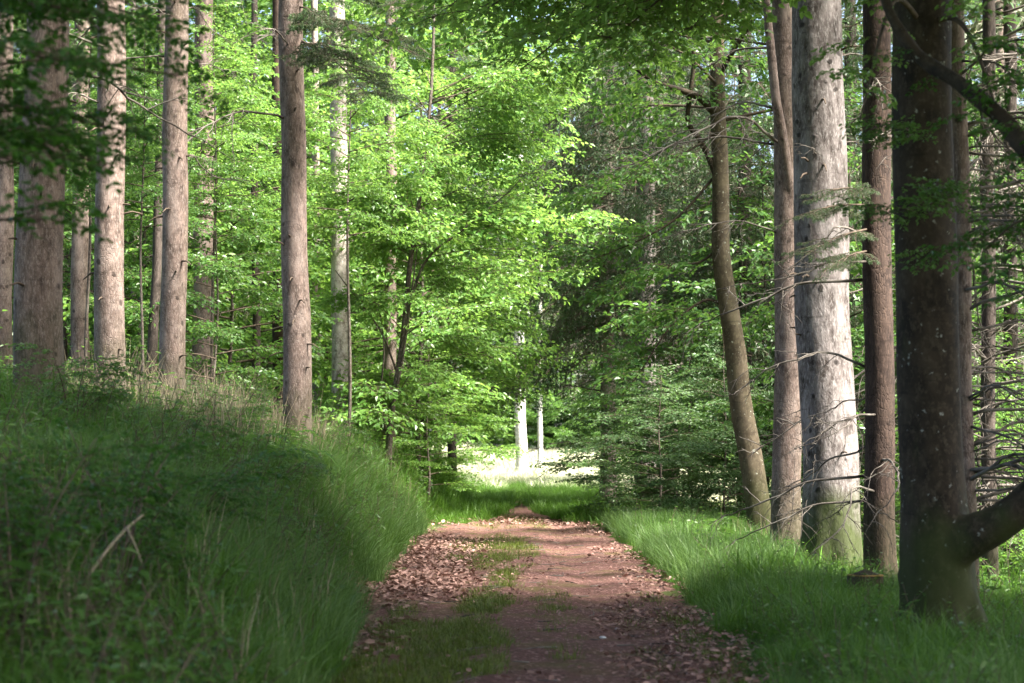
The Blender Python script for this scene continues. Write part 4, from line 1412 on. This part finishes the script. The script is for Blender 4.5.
# ------------------------------------------------------------------ small things
# mossy stump
px, d = 864, 19.0
bx = at(px, 455, d)[0]
root = thing('tree_stump', 'small brown sawn stump with a mossy rim in the verge grass', 'stump', (bx, d, float(ground(bx, d))))
mb = MB()
zz = np.linspace(-.1, .36, 8)
tube(mb, np.stack([0 * zz, 0 * zz, zz], -1), np.linspace(.19, .165, 8), 24, 0, lobes=lambda i_, th: 1 + .06 * np.sin(5 * th) + .04 * np.sin(3 * th + 1))
link('stump_base', mb.mesh('stump_base', [M['red_bark']]), root)
mb = MB()
tube(mb, [[0, 0, .361], [0, 0, .373], [0, 0, .376]], [.17, .165, .004], 24, 0, lobes=lambda i_, th: 1 + .06 * np.sin(5 * th) + .04 * np.sin(3 * th + 1))
link('cut_top', mb.mesh('cut_top', [simple_mat('sawn_wood', (.30, .17, .07), (.16, .12, .03), 14)]), root)
# dry stick leaning on the bank
mb = MB()
d = 10.5
pts = np.array([at(82, 585, d), at(105, 553, d + .1), at(125, 530, d + .2), at(143, 515, d + .3)])
pts[:, 2] = np.maximum(pts[:, 2], ground(pts[:, 0], pts[:, 1]) + .05)
o_ = pts[0].copy()
tube(mb, curve(pts - o_, 12), np.linspace(.011, .006, 12), 7, 0)
tube(mb, curve(np.array([at(127, 528, d + .2), at(135, 545, d + .15), at(142, 563, d + .1)]) - o_, 8), np.linspace(.007, .003, 8), 6, 0)
tag(link('dry_stick', mb.mesh('dry_stick', [M['straw']]), None, o_), 'thin pale forked dry stick propped in the dark bank grass', 'stick')
# pebbles on the path
for (px, py, r_, lab) in ((602, 636, .032, 'flat pale stone lying on the red path'), (617, 626, .026, 'small bluish stone lying beside the flat pale stone on the path')):
    y = 1.5 * FPX / (py - 455)
    x = (px - 512) / FPX * y
    mb = MB()
    th = np.linspace(-math.pi / 2, math.pi / 2, 9)
    tube(mb, np.stack([0 * th, 0 * th, np.sin(th) * r_ * .4 + r_ * .2], -1), np.cos(th) * r_ + .0005, 14, 0, lobes=lambda i_, t: 1 + .2 * np.sin(2 * t + 1) + .1 * np.sin(3 * t))
    tag(link('pebble', mb.mesh('pebble', [M['stone']]), None, (x, y, float(ground(x, y)) + .02)), lab, 'stone', group='stones on the path')
# young plants that stand out
PL = 'leafy young plants standing out of the grass'
for (px, d, s, tm, mt, lab) in ((882, 20, .85, HERBL[0], 'leaf_cool', 'small pale-leaved seedling between the stump and the reddish spruce'),
                                (25, 9.5, 1.15, HERBL[1], 'leaf_mid', 'broad-leaved herb with bright blades low on the dark bank'),
                                (95, 9.0, .9, HERBL[0], 'leaf_mid', 'broad-leaved herb beside the forked dry stick'),
                                (735, 35, .9, FERN[0], 'leaf_mid', 'light green fern clump before the curved beech')):
    bx = at(px, 455, d)[0]
    mb = MB()
    spread(mb, tm, np.eye(3)[None], np.zeros((1, 3)), s)
    o = link('herb_plant' if 'fern' not in lab else 'fern_plant', mb.mesh('herb_plant', [M[mt], M['twig']]), None, (bx, d, float(ground(bx, d))))
    tag(o, lab, 'plant', group=PL)
# leafy shrubs blurred at the foot of the bank spruces
SH = 'shrubs among the trees on the bank'
for (px, d, h, lab) in ((15, 9.6, 1.2, 'dark leafy shrub in front of the foot of the thickest bank spruce'), (118, 11.5, 1.1, 'dark leafy shrub in front of the foot of the second bank spruce'), (190, 15, .7, 'low leafy shrub in front of the scarred slim spruce'), (70, 18.5, .9, 'leafy shrub between the feet of the thickest bank spruce and its neighbour'), (228, 25, .9, 'leafy shrub on the crest amid dry straw stalks'), (345, 33, 1.0, 'leafy shrub at the foot of the white-grey knotted trunk'), (268, 21, .6, 'small leafy shrub on the slope below the bough-bearing bank spruce')):
    bx = at(px, 455, d)[0]
    root = thing('leafy_shrub', lab, 'shrub', (bx, d, float(ground(bx, d))), SH)
    mb = MB()
    mw = MB()
    for q in range(7):
        az = rng.uniform(0, 6.28)
        e = np.array([math.cos(az) * .45, math.sin(az) * .45, h * rng.uniform(.7, 1.1)])
        c_ = curve([[0, 0, -.05], e * [.3, .3, .55], e], 10)
        tube(mw, c_, np.linspace(.009, .003, 10), 5, 0)
        limb_sprays(mb, c_, SPRAYS_NEAR, 5, .4, .4, 90, 0, wood=False)
    link('stems', mw.mesh('stems', [M['twig']]), root).name = 'stem'
    link('foliage', mb.mesh('foliage', [M['leaf_deep' if d < 16 else 'leaf_mid'], M['twig']]), root)

# ------------------------------------------------------------------ light
SUN_EL, SUN_AZ = R(54), R(118)    # azimuth clockwise from +Y (view direction) towards +X
w = bpy.data.worlds.new('World')
sc.world = w
w.use_nodes = True
nt = w.node_tree
bg = nt.nodes['Background']
sky = nt.nodes.new('ShaderNodeTexSky')
sky.sky_type = 'NISHITA'
sky.sun_disc = False
sky.sun_elevation = SUN_EL
sky.sun_rotation = SUN_AZ
sky.dust_density = 4.0
sky.air_density = .8
sky.ozone_density = .4
nt.links.new(sky.outputs[0], bg.inputs[0])
bg.inputs[1].default_value = .085
sl = bpy.data.lights.new('sun', 'SUN')
sl.energy = 5.0
sl.angle = R(12)
sl.color = (1, .95, .86)
so = bpy.data.objects.new('sun', sl)
C.objects.link(so)
dv = Vector((math.sin(SUN_AZ) * math.cos(SUN_EL), math.cos(SUN_AZ) * math.cos(SUN_EL), math.sin(SUN_EL)))
so.rotation_euler = dv.to_track_quat('Z', 'Y').to_euler()
so.location = (0, 0, 40)

cam = bpy.data.cameras.new('camera')
cam.lens = 70
cam.sensor_width = 36
cam.clip_end = 2000
cam.clip_start = .1
cam.dof.use_dof = True
cam.dof.focus_distance = 29
cam.dof.aperture_fstop = 2.8
co = bpy.data.objects.new('camera', cam)
C.objects.link(co)
co.location = (0, 0, CAMZ)
co.rotation_euler = (R(90) + PITCH, 0, 0)
sc.camera = co

sc.view_settings.view_transform = 'Standard'
sc.view_settings.look = 'None'
sc.view_settings.exposure = 2.95
sc.view_settings.gamma = 1
sc.cycles.max_bounces = 8
sc.cycles.diffuse_bounces = 5
sc.cycles.transmission_bounces = 5
sc.cycles.use_denoising = True
print('faces', sum(len(m.polygons) for m in bpy.data.meshes))
